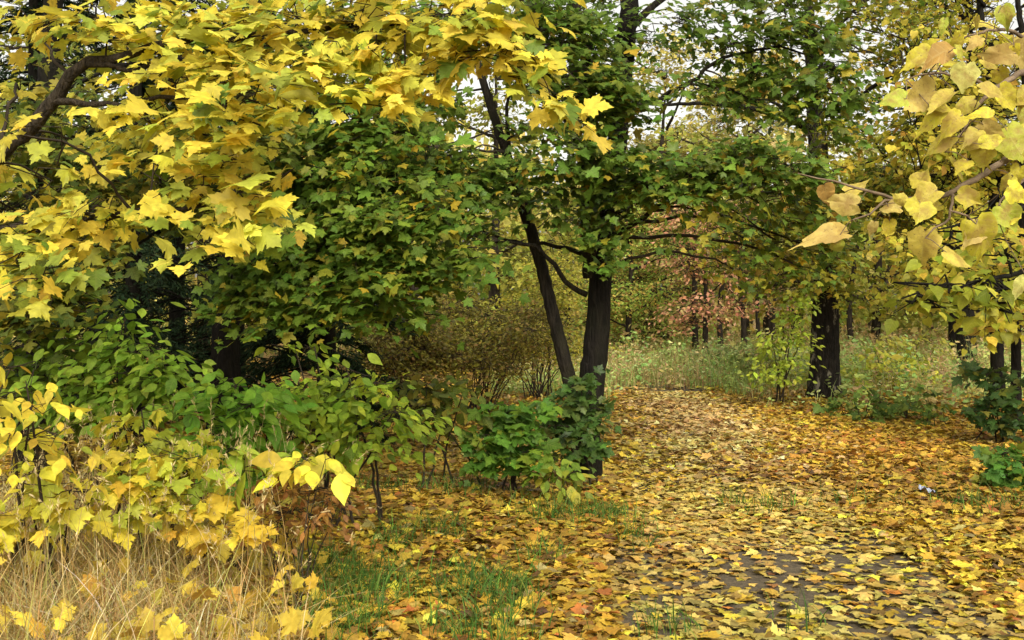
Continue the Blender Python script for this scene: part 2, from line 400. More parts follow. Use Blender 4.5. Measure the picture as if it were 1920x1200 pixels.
sun = bpy.data.lights.new('sun', 'SUN'); sun.energy = 1.15; sun.angle = R(35); sun.color = (1, .93, .79)
so = bpy.data.objects.new('sun', sun); C.objects.link(so)
a, e = R(AZ), R(ELEV)
sv = np.array([math.sin(a) * math.cos(e), math.cos(a) * math.cos(e), math.sin(e)])     # towards the sun
from mathutils import Vector
so.rotation_euler = Vector(-sv).to_track_quat('-Z', 'Y').to_euler(); so.location = (0, -5, 20)

cam = bpy.data.cameras.new('camera'); co = bpy.data.objects.new('camera', cam); C.objects.link(co)
co.location = (0, 0, EYE); co.rotation_euler = (R(90), 0, 0)
cam.sensor_width = 36; cam.lens = F / 1920 * 36; cam.shift_y = (HOR - 600) / 1920; cam.clip_start = .05; cam.clip_end = 2000
sc.camera = co
sc.view_settings.view_transform = 'Standard'; sc.view_settings.look = 'None'; sc.view_settings.exposure = 0.86; sc.view_settings.gamma = 1
sc.cycles.max_bounces = 6; sc.cycles.diffuse_bounces = 3; sc.cycles.transmission_bounces = 4; sc.cycles.glossy_bounces = 1; sc.cycles.caustics_reflective = False; sc.cycles.caustics_refractive = False
sc.cycles.sample_clamp_indirect = 4

# ================================================================== ground and path
def axis(lo, hi, n, lin):
    t = np.linspace(-1, 1, n); s = np.sinh(t * 5.2) / np.sinh(5.2)
    return np.where(s < 0, -s * lo, s * hi) + t * lin
gx = np.sort(axis(-700, 700, 221, 10)); gy = np.sort(np.concatenate([np.linspace(-60, -4, 15), np.arange(-3, 34, .22), 34 + 800 * (np.linspace(0.01, 1, 70) ** 3)]))
X, Y = np.meshgrid(gx, gy); Z = gh(X, Y)
V = np.stack([X, Y, Z], -1).reshape(-1, 3); nx = len(gx)
i = (np.arange(len(gy) - 1)[:, None] * nx + np.arange(nx - 1)[None]).ravel()
q = np.stack([i, i + 1, i + 1 + nx, i + nx], -1)
M_GROUND = noise_mat('leaf_mould_soil', [(.035, .022, .010), (.11, .065, .022), (.24, .15, .045), (.16, .12, .03)], 6.0, detail=12, bump=.6)
g = link('ground', mesh_np('ground', V, q), None, [M_GROUND]); tag(g, 'leaf covered woodland ground', kind='structure')

ys = np.concatenate([np.arange(-6, 32, .3)]); us = np.linspace(-1, 1, 15)
px_ = path_x(ys); V = []
for y, x in zip(ys, px_):
    hw = 1.05 + .10 * math.sin(y * 1.7) + .07 * math.sin(y * 3.9 + 1)
    for u in us: V.append((x + u * hw, y, float(gh(x + u * hw, y)) + .004))
V = np.array(V); n = len(us)
i = (np.arange(len(ys) - 1)[:, None] * n + np.arange(n - 1)[None]).ravel(); q = np.stack([i, i + 1, i + 1 + n, i + n], -1)
M_PATH = noise_mat('worn_asphalt', [(.050, .039, .025), (.105, .082, .052), (.17, .13, .08)], 30.0, detail=12, bump=.5, rough=.95)
p = link('path', mesh_np('path', V, q), None, [M_PATH]); tag(p, 'worn grey asphalt path', kind='structure')

# ------------------------------------------------------------------ fallen leaves
def vnoise(x, y, s, seed):
    r = np.random.default_rng(seed); tab = r.random((64, 64))
    xs, ys_ = x / s, y / s; xi, yi = np.floor(xs).astype(int), np.floor(ys_).astype(int); fx, fy = xs - xi, ys_ - yi
    fx, fy = fx * fx * (3 - 2 * fx), fy * fy * (3 - 2 * fy)
    g_ = lambda a, b: tab[a % 64, b % 64]
    return (g_(xi, yi) * (1 - fx) + g_(xi + 1, yi) * fx) * (1 - fy) + (g_(xi, yi + 1) * (1 - fx) + g_(xi + 1, yi + 1) * fx) * fy

def litter(y0, y1, dens, tpl, size, lift):
    area_x0, area_x1 = -(y1 * .54 + .6), (y1 * .54 + .6)
    n = int((area_x1 - area_x0) * (y1 - y0) * dens)
    x = rng.uniform(area_x0, area_x1, n); y = rng.uniform(y0, y1, n)
    keep = (np.abs(x) < y * .54 + .6)
    onpath = np.abs(x - path_x(y)) < (.95 + .3 * (vnoise(x, y, .8, 3) - .5))
    pn = vnoise(x, y, .55, 5) * .6 + vnoise(x, y, 1.3, 6) * .4
    near = np.clip((9.0 - y) / 2.0, 0, 1)
    pr = np.where(onpath, 1 - near * np.clip(1.13 - pn * .60, .42, .95), 1.0)
    pr = np.where(onpath & (near <= 0), .85, pr)
    hid = (x < -.24 * y - .3) & (y > 8)          # under the dense thicket on the left
    pr = np.where(hid, .35, pr)
    meadow = (y > 21) & (np.abs(x - path_x(y)) > 1.3); pr = np.where(meadow, .45, pr)
    keep &= rng.random(n) < pr
    x, y, onpath = x[keep], y[keep], onpath[keep]; n = len(x)
    z = gh(x, y) + .008 + rng.random(n) ** 2 * np.where(onpath, .012 + lift * .4, lift)
    ang = rng.random(n) * 2 * math.pi
    d = np.stack([np.cos(ang), np.sin(ang), rng.normal(0, .16, n)], -1)
    nr = np.stack([rng.normal(0, .24, n), rng.normal(0, .24, n), np.where(rng.random(n) < .5, 1.0, 1.0)], -1)
    flat = np.where(onpath & (y < 9), .35, 1.0)[:, None]
    d[:, 2:] *= flat; nr[:, :2] *= flat
    col = palette(n, LITTER, .24); cp = palette(n, LITTER_PATH, .22)
    far = np.clip((y - 8) / 5, 0, 1) * np.exp(-((x - path_x(y)) / .95) ** 2)
    col = np.where((rng.random(n) < far)[:, None], cp, col)
    nearp = onpath & (y < 10) & (rng.random(n) < .75)
    col = np.where(nearp[:, None], palette(n, [(5, .60, .45, .11), (4, .50, .34, .07), (3, .42, .33, .08), (2, .28, .16, .04)], .2), col)
    old = np.clip((y - 7.2) / 3.0, 0, .45) * ~onpath
    col = np.where((rng.random(n) < old)[:, None], palette(n, [(5, .47, .285, .04), (4, .36, .20, .03), (3, .57, .39, .05), (2.5, .21, .11, .025)], .22), col)
    # drifts: browner and yellower areas
    dn = vnoise(x, y, 2.1, 11); col = col * (0.72 + .55 * dn)[:, None] * np.stack([np.ones(n), .9 + .2 * vnoise(x, y, 1.4, 12), np.ones(n)], -1)
    right = np.clip((x - path_x(y) - .8) / 1.5, 0, 1) * np.clip((y - 7.5) / 3, 0, 1); col = col * (1 - right[:, None] * np.array([.12, .18, .2]))
    s = size * np.exp(rng.normal(0, .28, n).clip(-.7, .45))
    return leaf_arrays(tpl, np.stack([x, y, z], -1), d, nr, s, np.clip(col, 0, .8), .30 if True else 0)

parts = [litter(3.6, 8.5, 1300, 'maple', .064, .05), litter(8.5, 14, 820, 'maple_mid', .072, .05), litter(14, 22, 520, 'maple_low', .080, .05), litter(22, 34, 60, 'diamond', .17, .05)]
V, T, cc, uu = merge(parts)
o = link('fallen_leaves', mesh_np('fallen_leaves', V, T, cc, uu), None, [M_LITTER]); tag(o, 'carpet of fallen yellow and brown maple leaves', kind='stuff')

# ------------------------------------------------------------------ grass
def blades(x, y, h, lean, wid, col, head=0, zoff=0.0, seg=5):
    """arching grass blades as tapered strips"""
    n = len(x); z = gh(x, y) + zoff
    az = rng.random(n) * 2 * math.pi; t = np.linspace(0, 1, seg + 1)
    face = rng.random(n) * math.pi
    bend = lean[:, None] * (t ** 1.8)[None]
    cx = x[:, None] + np.cos(az)[:, None] * bend * h[:, None]; cy = y[:, None] + np.sin(az)[:, None] * bend * h[:, None]
    cz = z[:, None] + h[:, None] * (t[None] - .32 * lean[:, None] * t[None] ** 2.4)
    wv = wid[:, None] * (1 - .9 * t ** 1.6)[None]
    sx, sy = np.cos(face)[:, None] * wv, np.sin(face)[:, None] * wv
    Lf = np.stack([cx - sx, cy - sy, cz], -1); Rt = np.stack([cx + sx, cy + sy, cz], -1)
    V = np.stack([Lf, Rt], 2).reshape(-1, 3); k = 2 * (seg + 1)
    b = []
    for i in range(seg): a = 2 * i; b += [[a, a + 1, a + 3], [a, a + 3, a + 2]]
    T = (np.array(b)[None] + (np.arange(n) * k)[:, None, None]).reshape(-1, 3)
    luv = np.repeat(np.stack([np.zeros(n), np.zeros(n), rng.random(n) * 50], -1), k, 0)
    tips = np.stack([cx[:, -1], cy[:, -1], cz[:, -1]], -1); tdir = tips - np.stack([cx[:, -2], cy[:, -2], cz[:, -2]], -1)
    return (V, T, np.repeat(col, k, 0), luv), tips, unit(tdir)

rng = np.random.default_rng(101)
# dry straw at the lower left
DRY = [(6, .60, .44, .17), (4, .46, .32, .11), (3, .78, .66, .38), (3.5, .32, .19, .06), (2.5, .38, .37, .09)]
n = 8200
d_ = rng.uniform(3.7, 7.2, n); pxx = rng.uniform(-160, 1, n) + rng.beta(1.1, 1.8, n) * 720
keep = rng.random(n) < np.clip(1.25 - pxx / 620 - (d_ - 5) * .12, .04, 1); d_, pxx = d_[keep], pxx[keep]
x = (pxx - 960) / F * d_; n = len(x)
h = (.16 + .74 * rng.beta(1.3, 2.6, n)) * (1 - .25 * np.clip(pxx / 600, 0, 1))
b1, _, _ = blades(x, d_, h, rng.gamma(2.2, .42, n).clip(0, 2.1), rng.uniform(.0014, .0046, n), palette(n, DRY, .28))
# tall stalks with seed heads
n = 260; d_ = rng.uniform(4.2, 6.8, n); pxx = rng.uniform(-60, 560, n); x = (pxx - 960) / F * d_
b2, tips, td = blades(x, d_, rng.uniform(.6, 1.08, n), rng.gamma(2, .16, n).clip(0, 1), np.full(n, .0024), palette(n, DRY, .12))
k = 14; hp = np.repeat(tips, k, 0) - np.repeat(td, k, 0) * (rng.random((n * k, 1)) * .11) + rng.normal(0, .004, (n * k, 3))
hd = np.repeat(td, k, 0) + rng.normal(0, .35, (n * k, 3))
b3 = leaf_arrays('seed', hp, hd, rng.normal(size=(n * k, 3)), rng.uniform(.014, .034, n * k), palette(n * k, [(3, .66, .54, .26), (2, .5, .38, .16)], .15), .1)
# maple leaves caught in the straw
n = 460; d_ = rng.uniform(4.0, 6.8, n); pxx = rng.uniform(-100, 620, n); x = (pxx - 960) / F * d_
b4 = leaf_arrays('maple', np.stack([x, d_, gh(x, d_) + .03 + .36 * rng.random(n) ** 2.2], -1), rng.normal(size=(n, 3)), rng.normal(0, .5, (n, 3)) + [0, -.7, .6], rng.uniform(.06, .10, n), palette(n, [(5, .68, .50, .06), (3, .55, .42, .06), (2, .50, .28, .05)], .15), .3)
V, T, cc, uu = merge([b1, b2, b3, b4])
o = link('dry_grass', mesh_np('dry_grass', V, T, cc, uu), None, [M_GRASS]); tag(o, 'tall bleached dry grass with pale seed heads', 'grass', kind='stuff')

GRS = [(6, .07, .16, .025), (4, .11, .21, .03), (2, .20, .24, .04), (2, .045, .10, .018)]
tufts = [(690, 1120, 110, 420), (620, 1090, 60, 160), (900, 1110, 90, 240), (960, 1130, 60, 120), (1050, 970, 90, 160), (840, 1010, 60, 100), (740, 1040, 50, 120), (1130, 960, 80, 180), (1420, 940, 90, 110), (1850, 960, 90, 120),
         (640, 1190, 90, 200), (900, 1190, 120, 200), (560, 1010, 80, 160), (1010, 1040, 60, 70), (1190, 1000, 50, 60), (700, 930, 120, 160), (1620, 940, 70, 50), (300, 1040, 120, 150), (850, 930, 120, 140), (1250, 1180, 60, 40), (1500, 1170, 50, 12)]
xs, yy = [], []
for px, py, r, n in tufts:
    n = int(n * 1.25)
    d = F * EYE / (py - HOR) * .985
    xs.append((px - 960) / F * d + rng.normal(0, .5 * r / F * d, n)); yy.append(d + rng.normal(0, .18, n))
x, y = np.concatenate(xs), np.concatenate(yy); n = len(x)
bg1, _, _ = blades(x, y, rng.uniform(.07, .24, n), rng.gamma(2, .36, n).clip(0, 1.6), rng.uniform(.0022, .005, n), palette(n, GRS, .2), zoff=.01)
# short grass between the leaves of the far clearing and along the path's edge
n = 2600; y = rng.uniform(8, 20, n); x = path_x(y) + np.where(rng.random(n) < .5, -1, 1) * (1.15 + rng.gamma(1.5, .7, n)); keep = rng.random(n) < vnoise(x, y, 1.1, 21) ** 2 * 1.3
x, y = x[keep], y[keep]; n = len(x)
bg2, _, _ = blades(x, y, rng.uniform(.06, .2, n), rng.gamma(2, .3, n).clip(0, 1.4), rng.uniform(.0025, .005, n), palette(n, GRS, .2))
V, T, cc, uu = merge([bg1, bg2])
o = link('green_grass', mesh_np('green_grass', V, T, cc, uu), None, [M_GRASS]); tag(o, 'short green grass tufts among fallen leaves', 'grass', kind='stuff')

# meadow beyond the path: tan stalks, green weeds
n = 44000; y = 17.6 + 41 * rng.beta(1.1, 1.6, n); x = rng.uniform(0, 1, n) * (y * .54 + 1.5) - .02 * y
keep = (np.abs(x - path_x(y)) > np.where(y < 22.5, 1.2, 0)) & (rng.random(n) < .35 + .65 * vnoise(x, y, 1.8, 31)) & ((rng.random(n) < .4) | ~((x > 5.0) & (y < 24))) & (rng.random(n) < np.clip((y - 17.2) / 4.5, 0, 1))
x, y = x[keep], y[keep]; n = len(x)
tan = palette(n, [(5, .62, .47, .22), (4, .52, .38, .15), (2, .42, .26, .13), (2, .40, .40, .13)], .2); grn = palette(n, [(5, .26, .36, .08), (4, .36, .45, .11), (3, .44, .52, .2)], .2)
mixn = vnoise(x, y, 2.4, 33) * .6 + vnoise(x, y, .9, 34) * .4 + np.clip((26 - y) / 20, -.3, .25)
col = np.where((mixn + rng.normal(0, .12, n) > .52)[:, None], grn, tan)
h = rng.uniform(.2, .85, n) * (.45 + 1.1 * vnoise(x, y, 1.3, 35)) * np.clip((y - 17) / 5, .35, 1.15)
m1, tips, td = blades(x, y, h, rng.gamma(2, .18, n).clip(0, 1), rng.uniform(.004, .010, n), col, seg=3)
sel = rng.random(n) < .45; kk = 4; m = sel.sum()
lp = np.repeat(np.stack([x, y, gh(x, y)], -1)[sel], kk, 0); lp[:, 2] += np.repeat(h[sel], kk) * rng.uniform(.25, 1.0, m * kk); lp[:, :2] += rng.normal(0, .07, (m * kk, 2))
m2 = leaf_arrays('oval_low', lp, rng.normal(size=(m * kk, 3)) * [1, 1, .4] + [0, 0, .1], rng.normal(0, .4, (m * kk, 3)) + [0, -.3, 1], rng.uniform(.05, .12, m * kk), np.repeat(col[sel], kk, 0) * rng.uniform(.8, 1.2, (m * kk, 1)), .2)
nw = 250; wy = rng.uniform(22.5, 40, nw); wx = path_x(np.minimum(wy, 22)) + rng.uniform(-1.2, 5.5, nw) * wy / 26
wy[150:] = rng.uniform(16, 27, 100); wx[150:] = wy[150:] * rng.uniform(.31, .5, 100)
ww = []
for a_, b_ in zip(wx, wy):
    kk = 26; hh = rng.uniform(.5, 1.15) * np.clip((b_ - 12) / 11, .3, 1); t_ = rng.random(kk)
    ww.append(np.stack([a_ + rng.normal(0, .10, kk), b_ + rng.normal(0, .10, kk), float(gh(a_, b_)) + hh * t_], -1))
ww = np.vstack(ww); nn = len(ww)
wc = np.repeat(palette(nw, [(5, .30, .46, .12), (3, .46, .54, .14), (2, .56, .44, .14), (2, .52, .32, .16)], .15), 26, 0)
m3 = leaf_arrays('oval_low', ww, rng.normal(size=(nn, 3)) * [1, 1, .5] + [0, 0, .2], rng.normal(0, .4, (nn, 3)) + [0, -.4, .8], rng.uniform(.07, .15, nn), wc, .2)
V, T, cc, uu = merge([m1, m2, m3])
o = link('meadow_grass', mesh_np('meadow_grass', V, T, cc, uu), None, [M_GRASS]); tag(o, 'tan and pale green meadow grass in the clearing', 'grass', kind='stuff')

# ================================================================== the big trees
rng = np.random.default_rng(102)
SP_YEL = dict(tpl='maple', size=.070, mult=1.38, spray=.25, per=8, var=.32, droop=.36, colour=YEL, twig=.005, curl=.26, tilt=.26, face=.75)
base = np.array([-3.9, 5.6, float(gh(-3.9, 5.6))])
bones = [([base, base + [.05, 0, 1.3], base + [.15, .05, 2.6], base + [.1, 0, 4.2], base + [.2, -.1, 6.0]], [.17, .14, .12, .10, .06]),
         ([base + [.1, 0, 1.75], W(-60, 330, 5.2), W(40, 255, 5.1), W(110, 175, 5.05), W(165, 120, 5), W(330, 85, 4.9), W(520, 62, 4.8), W(760, 40, 4.7), W(940, 50, 4.6)], [.05, .042, .036, .032, .026, .018, .014, .010, .006]),
         ([W(100, 190, 5.05), W(200, 197, 5), W(330, 183, 4.85), W(430, 200, 4.6)], [.020, .013, .010, .006]),
         ([W(165, 120, 5), W(250, 132, 5), W(340, 90, 5.1), W(400, 60, 5.1)], [.018, .013, .010, .007]),
         ([base + [.1, 0, 1.5], W(-70, 450, 5.4), W(90, 425, 5.1), W(280, 395, 4.8), W(430, 385, 4.6)], [.035, .026, .02, .013, .006]),
         ([base + [.15, 0, 3.2], W(60, -120, 5.3), W(380, -130, 4.9), W(720, -90, 4.7), W(980, 0, 4.6)], [.05, .036, .026, .018, .007])]
Yc = [(60, 50, 5.4, 80, 45, 40), (200, 35, 5.0, 100, 40, 62), (340, 40, 4.8, 100, 45, 70), (460, 70, 4.6, 90, 50, 70), (400, 120, 4.5, 90, 40, 60), (560, 30, 4.8, 90, 40, 60), (680, 45, 4.8, 90, 45, 66), (800, 40, 4.7, 90, 40, 66),
      (890, 55, 4.6, 80, 45, 60), (965, 95, 4.6, 55, 45, 34), (1000, 150, 4.6, 42, 30, 20), (1040, 205, 4.6, 38, 20, 14), (590, 105, 4.6, 80, 30, 44), (700, 110, 4.6, 80, 30, 40), (760, 150, 4.6, 60, 26, 22), (765, 192, 4.5, 30, 14, 8),
      (850, 115, 4.6, 60, 30, 26), (610, 155, 4.5, 70, 22, 20), (690, 165, 4.5, 40, 14, 10), (500, 140, 4.2, 60, 30, 24), (470, 180, 4.3, 70, 35, 34), (430, 230, 4.3, 60, 34, 28), (330, 150, 4.9, 90, 40, 36), (270, 220, 5.0, 100, 40, 46), (360, 250, 4.7, 80, 35, 38),
      (290, 290, 4.8, 100, 30, 34), (400, 300, 4.6, 70, 30, 30), (460, 345, 4.5, 60, 26, 24), (380, 360, 4.6, 80, 26, 30), (480, 385, 4.4, 50, 24, 18), (400, 415, 4.4, 60, 28, 22), (370, 445, 4.35, 28, 20, 9), (485, 440, 4.4, 34, 24, 10), (230, 390, 4.9, 50, 20, 16), (150, 400, 4.9, 80, 28, 30),
      (60, 420, 5.0, 80, 36, 40), (110, 455, 4.8, 70, 28, 28), (30, 490, 4.9, 70, 34, 28), (80, 520, 4.8, 60, 30, 18), (20, 560, 4.8, 50, 26, 10), (100, 340, 5.4, 110, 34, 26), (20, 300, 5.6, 90, 50, 18), (40, 170, 5.9, 90, 50, 14), (130, 260, 5.5, 90, 40, 14),
      (-60, 200, 5.4, 90, 120, 50), (-80, 450, 5.2, 80, 90, 40), (20, 250, 4.3, 30, 20, 5), (300, 100, 5.2, 120, 40, 30),
      (150, -60, 5.2, 160, 60, 60), (450, -60, 4.9, 170, 60, 70), (750, -60, 4.7, 170, 60, 70), (980, -20, 4.6, 60, 40, 20), (560, 190, 5.2, 60, 30, 8)]
Yc = [cl(*c) for c in Yc]
up_c = [(base + [rng.uniform(-1.5, 2.2), rng.uniform(-1.3, 1.3), rng.uniform(4.0, 6.3)], .5, .35, 40) for _ in range(5)]
GY = lambda P: np.where((rng.random(len(P)) < np.where(P[:, 2] < 2.05, .34, .10))[:, None], palette(len(P), [(3, .26, .33, .04), (2, .38, .40, .05), (1, .14, .24, .03)], .14), palette(len(P), YEL, .13))
build_plant('yellow_maple', 'golden yellow maple reaching in from the left edge, its boughs nearest the viewer', 'tree', base, bones, Yc + up_c, dict(SP_YEL, colour=GY), M_LIMB, mat=M_YELLOW)

rng = np.random.default_rng(103)
# central green maple with dark leaning trunk
SP_GRN = dict(tpl='maple_mid', size=.070, mult=2.6, spray=.36, per=12, var=.28, droop=.36, colour=GREEN, twig=.006, curl=.26, tilt=.36, face=.55)
base = G(1102, 10.2); base = np.array([*base[:2], float(gh(base[0], base[1])) - .03])
bones = [([base, W(1103, 800, 10.2), W(1112, 700, 10.2), W(1122, 600, 10.2), W(1126, 500, 10.2), W(1138, 400, 10.25), W(1158, 250, 10.3), W(1172, 100, 10.35), W(1182, -20, 10.4), W(1200, -300, 10.5), W(1190, -620, 10.6)], [.13, .118, .125, .115, .108, .105, .098, .098, .09, .07, .03]),
         ([W(1110, 520, 10.2), W(1104, 430, 10.15), W(1104, 300, 10.1), W(1106, 180, 10.0), W(1085, 40, 9.9), W(1050, -150, 9.8)], [.085, .075, .068, .058, .045, .02]),
         ([base + [-.10, .25, 0], W(1088, 800, 10.45), W(1068, 710, 10.45), W(1042, 610, 10.4), W(1012, 490, 10.4), W(978, 380, 10.4), W(942, 265, 10.3), W(905, 150, 10.3), W(870, 40, 10.3), W(820, -120, 10.2)], [.085, .078, .072, .066, .06, .055, .046, .038, .03, .012]),
         ([W(1100, 552, 10.2), W(1060, 530, 10.1), W(1025, 480, 10.0), W(985, 455, 9.9), W(920, 455, 9.8)], [.03, .026, .022, .018, .010]),
         ([W(1112, 490, 10.2), W(1080, 470, 10.3), W(1020, 458, 10.4), W(950, 450, 10.5), W(900, 432, 10.5)], [.03, .024, .018, .014, .008]),
         ([W(1140, 450, 10.25), W(1180, 425, 10.0), W(1240, 385, 9.7), W(1330, 350, 9.5), W(1430, 330, 9.4)], [.035, .028, .020, .013, .007]),
         ([W(1165, 200, 10.35), W(1220, 190, 10.3), W(1290, 155, 10.2), W(1360, 110, 10.1), W(1460, 90, 10.0), W(1560, 120, 9.9)], [.04, .03, .022, .017, .012, .006]),
         ([W(1178, 60, 10.4), W(1240, 0, 10.5), W(1340, -60, 10.6), W(1480, -90, 10.6)], [.045, .034, .024, .01]),
         ([W(985, 400, 10.4), W(960, 330, 10.0), W(950, 200, 9.8), W(960, 160, 9.7)], [.03, .024, .016, .01]),
         ([W(1104, 300, 10.1), W(1040, 180, 9.6), W(1010, 60, 9.4), W(1000, -80, 9.3)], [.03, .024, .016, .01])]
Gc = [(900, 10, 10.9, 70, 40, 60), (860, 80, 10.9, 60, 40, 50), (960, 90, 10.9, 50, 50, 44), (1010, -10, 10.6, 70, 40, 60), (1110, 0, 10.8, 60, 40, 50), (1040, 140, 10.8, 60, 40, 50), (1060, 90, 9.4, 70, 40, 70), (1140, 140, 9.3, 60, 36, 70), (1095, 50, 9.4, 44, 40, 40), (1170, 180, 9.4, 40, 26, 40), (1010, 20, 9.4, 60, 40, 60), (1090, 270, 9.4, 60, 30, 50), (1170, 290, 9.5, 50, 30, 44), (1050, 40, 9.8, 80, 50, 90), (1120, 90, 9.7, 70, 60, 100), (985, 60, 9.6, 60, 50, 70), (1000, 140, 9.7, 80, 40, 70), (1110, 170, 9.6, 80, 40, 110), (1155, 215, 9.7, 55, 40, 80), (1060, 235, 9.7, 70, 40, 60), (980, 250, 9.7, 40, 30, 24), (820, 200, 10.8, 60, 40, 40),
      (860, 300, 9.8, 60, 40, 60), (800, 310, 9.5, 80, 40, 70), (950, 310, 9.6, 40, 24, 36), (960, 340, 9.7, 60, 50, 80), (870, 370, 9.5, 70, 40, 70), (920, 350, 9.6, 50, 34, 44), (1060, 330, 9.6, 60, 50, 80), (1130, 330, 9.7, 70, 60, 120), (1200, 340, 9.6, 60, 50, 70), (1060, 395, 9.8, 50, 30, 34), (1145, 395, 9.8, 44, 40, 60), (1130, 450, 9.8, 40, 30, 40), (1130, 495, 9.8, 20, 16, 14),
      (1235, 345, 9.6, 40, 30, 30), (1280, 320, 9.5, 60, 50, 70), (1340, 300, 9.4, 70, 40, 90), (1420, 285, 9.3, 70, 34, 90), (1480, 310, 9.4, 60, 34, 70), (1330, 350, 9.4, 60, 30, 60), (1420, 345, 9.4, 60, 34, 60), (1285, 400, 9.5, 24, 34, 22), (1360, 385, 9.5, 40, 24, 20), (1470, 380, 9.5, 50, 34, 34), (1300, 160, 10, 60, 30, 24),
      (1230, 60, 10.2, 60, 50, 40), (1300, 40, 10.2, 70, 40, 60), (1370, 80, 10.1, 70, 50, 80), (1450, 60, 10.0, 70, 50, 100), (1530, 60, 9.9, 60, 50, 90), (1420, 140, 10, 60, 40, 70), (1500, 150, 9.9, 60, 40, 90), (1575, 130, 9.9, 50, 40, 70), (1590, 190, 9.9, 44, 30, 40), (1520, 200, 10, 50, 30, 50), (1440, 200, 10, 50, 30, 40), (1370, 170, 10, 50, 30, 30), (1560, 245, 9.9, 34, 24, 20),
      (1380, 0, 10.3, 100, 40, 60), (1500, -20, 10.2, 90, 40, 60), (1200, 20, 10, 40, 30, 20), (880, 440, 9.7, 50, 30, 36),
      (1400, 450, 9.8, 34, 40, 30), (1375, 505, 9.9, 22, 34, 24), (1455, 450, 10, 40, 40, 26), (1530, 330, 9.6, 50, 34, 36), (1500, 420, 9.8, 50, 40, 40), (1560, 400, 9.9, 44, 40, 34), (1540, 470, 10, 50, 30, 34), (1590, 460, 10, 40, 30, 24), (1500, 500, 10, 40, 24, 22)]
Gc = [cl(*c) for c in Gc] + [(W(rng.uniform(800, 1550), rng.uniform(-700, -120), rng.uniform(9.0, 11.8)), .6, .4, 50) for _ in range(9)]
def green_col(P):
    px = P[:, 0] / P[:, 1] * F + 960; py = HOR - (P[:, 2] - EYE) / P[:, 1] * F
    pa = np.clip(.04 + np.where((px > 1300) & (py > 380), .40, 0) + np.where(px > 1300, .07, 0), 0, 1)
    return np.where((rng.random(len(P)) < pa)[:, None], palette(len(P), GREENYEL, .2), palette(len(P), GREEN, .2))
build_plant('green_maple', 'twin stemmed dark green maple standing beside the path in the middle', 'tree', base, bones, Gc, dict(SP_GRN, colour=green_col), (M_DARKBARK, M_STEMBARK), mat=M_GLOSSY, flare=.35)

rng = np.random.default_rng(104)
# green maple to its left, drooping low over the thicket
base = G(420, 11.0)
bones = [([base, W(425, 600, 11), W(440, 450, 11), W(470, 250, 10.9), W(500, 20, 10.8), W(520, -300, 10.8), W(540, -600, 10.8)], [.17, .14, .13, .115, .10, .08, .03]),
         ([W(440, 450, 11), W(560, 400, 10.2), W(680, 380, 9.4), W(800, 400, 8.8), W(880, 440, 8.5)], [.05, .04, .03, .02, .008]),
         ([W(462, 300, 10.9), W(560, 230, 10.0), W(680, 200, 9.2), W(800, 220, 8.8)], [.05, .04, .028, .01]),
         ([W(435, 520, 11), W(520, 500, 10), W(600, 500, 9.2), W(700, 520, 8.7)], [.04, .03, .02, .008]),
         ([W(480, 180, 10.9), W(560, 90, 10.0), W(700, 60, 9.2), W(850, 90, 8.9)], [.05, .04, .028, .01]),
         ([W(440, 450, 11), W(400, 420, 10), W(330, 420, 9.0), W(240, 470, 8.4)], [.045, .034, .022, .008]),
         ([W(470, 250, 10.9), W(380, 150, 9.8), W(240, 120, 9), W(100, 180, 8.4)], [.045, .034, .022, .008])]
Lc = [(560, 250, 8.8, 80, 40, 100), (650, 240, 8.7, 80, 40, 110), (740, 250, 8.6, 80, 40, 100), (520, 310, 8.8, 60, 40, 80), (600, 320, 8.6, 80, 40, 120), (690, 330, 8.5, 80, 40, 120), (770, 340, 8.5, 70, 40, 90), (560, 390, 8.7, 80, 40, 120), (650, 400, 8.4, 80, 40, 120), (740, 410, 8.3, 80, 40, 120), (820, 410, 8.4, 50, 40, 60),
      (860, 480, 8.4, 50, 40, 60), (560, 460, 8.5, 80, 40, 120), (650, 470, 8.3, 80, 40, 120), (740, 490, 8.3, 80, 40, 110), (810, 510, 8.3, 60, 34, 60), (480, 500, 8.5, 60, 34, 60), (560, 530, 8.4, 80, 34, 90), (650, 545, 8.3, 80, 34, 90), (740, 555, 8.3, 60, 34, 56), (440, 560, 8.4, 44, 26, 30), (510, 575, 8.3, 60, 30, 44), (600, 590, 8.3, 60, 24, 36), (470, 610, 8.3, 40, 20, 18), (700, 600, 8.3, 50, 24, 24), (455, 540, 8.6, 70, 40, 60),
      (520, 200, 8.9, 70, 40, 60), (640, 170, 8.8, 90, 40, 80), (760, 170, 8.7, 90, 40, 80), (800, 120, 8.8, 60, 50, 50), (560, 110, 9, 90, 50, 80), (700, 90, 8.9, 90, 50, 80), (790, 40, 8.9, 70, 50, 50), (640, 20, 9, 100, 50, 70), (480, 40, 9.2, 100, 50, 60),
      (800, 590, 8.6, 40, 20, 14)]
Lc = [cl(*c) for c in Lc] + [cl(rng.uniform(480, 820), rng.uniform(180, 460), rng.uniform(9.2, 10.6), 80, 50, 60) for _ in range(14)] + [(W(rng.uniform(150, 900), rng.uniform(-700, -100), rng.uniform(8.5, 12)), .6, .4, 50) for _ in range(8)]
build_plant('green_maple', 'broad green maple flecked with gold, its low boughs drooping over the dark thicket', 'tree', base, bones, Lc, dict(SP_GRN, colour=GREEN_C), M_DARKBARK, mat=M_LEAF)

rng = np.random.default_rng(105)
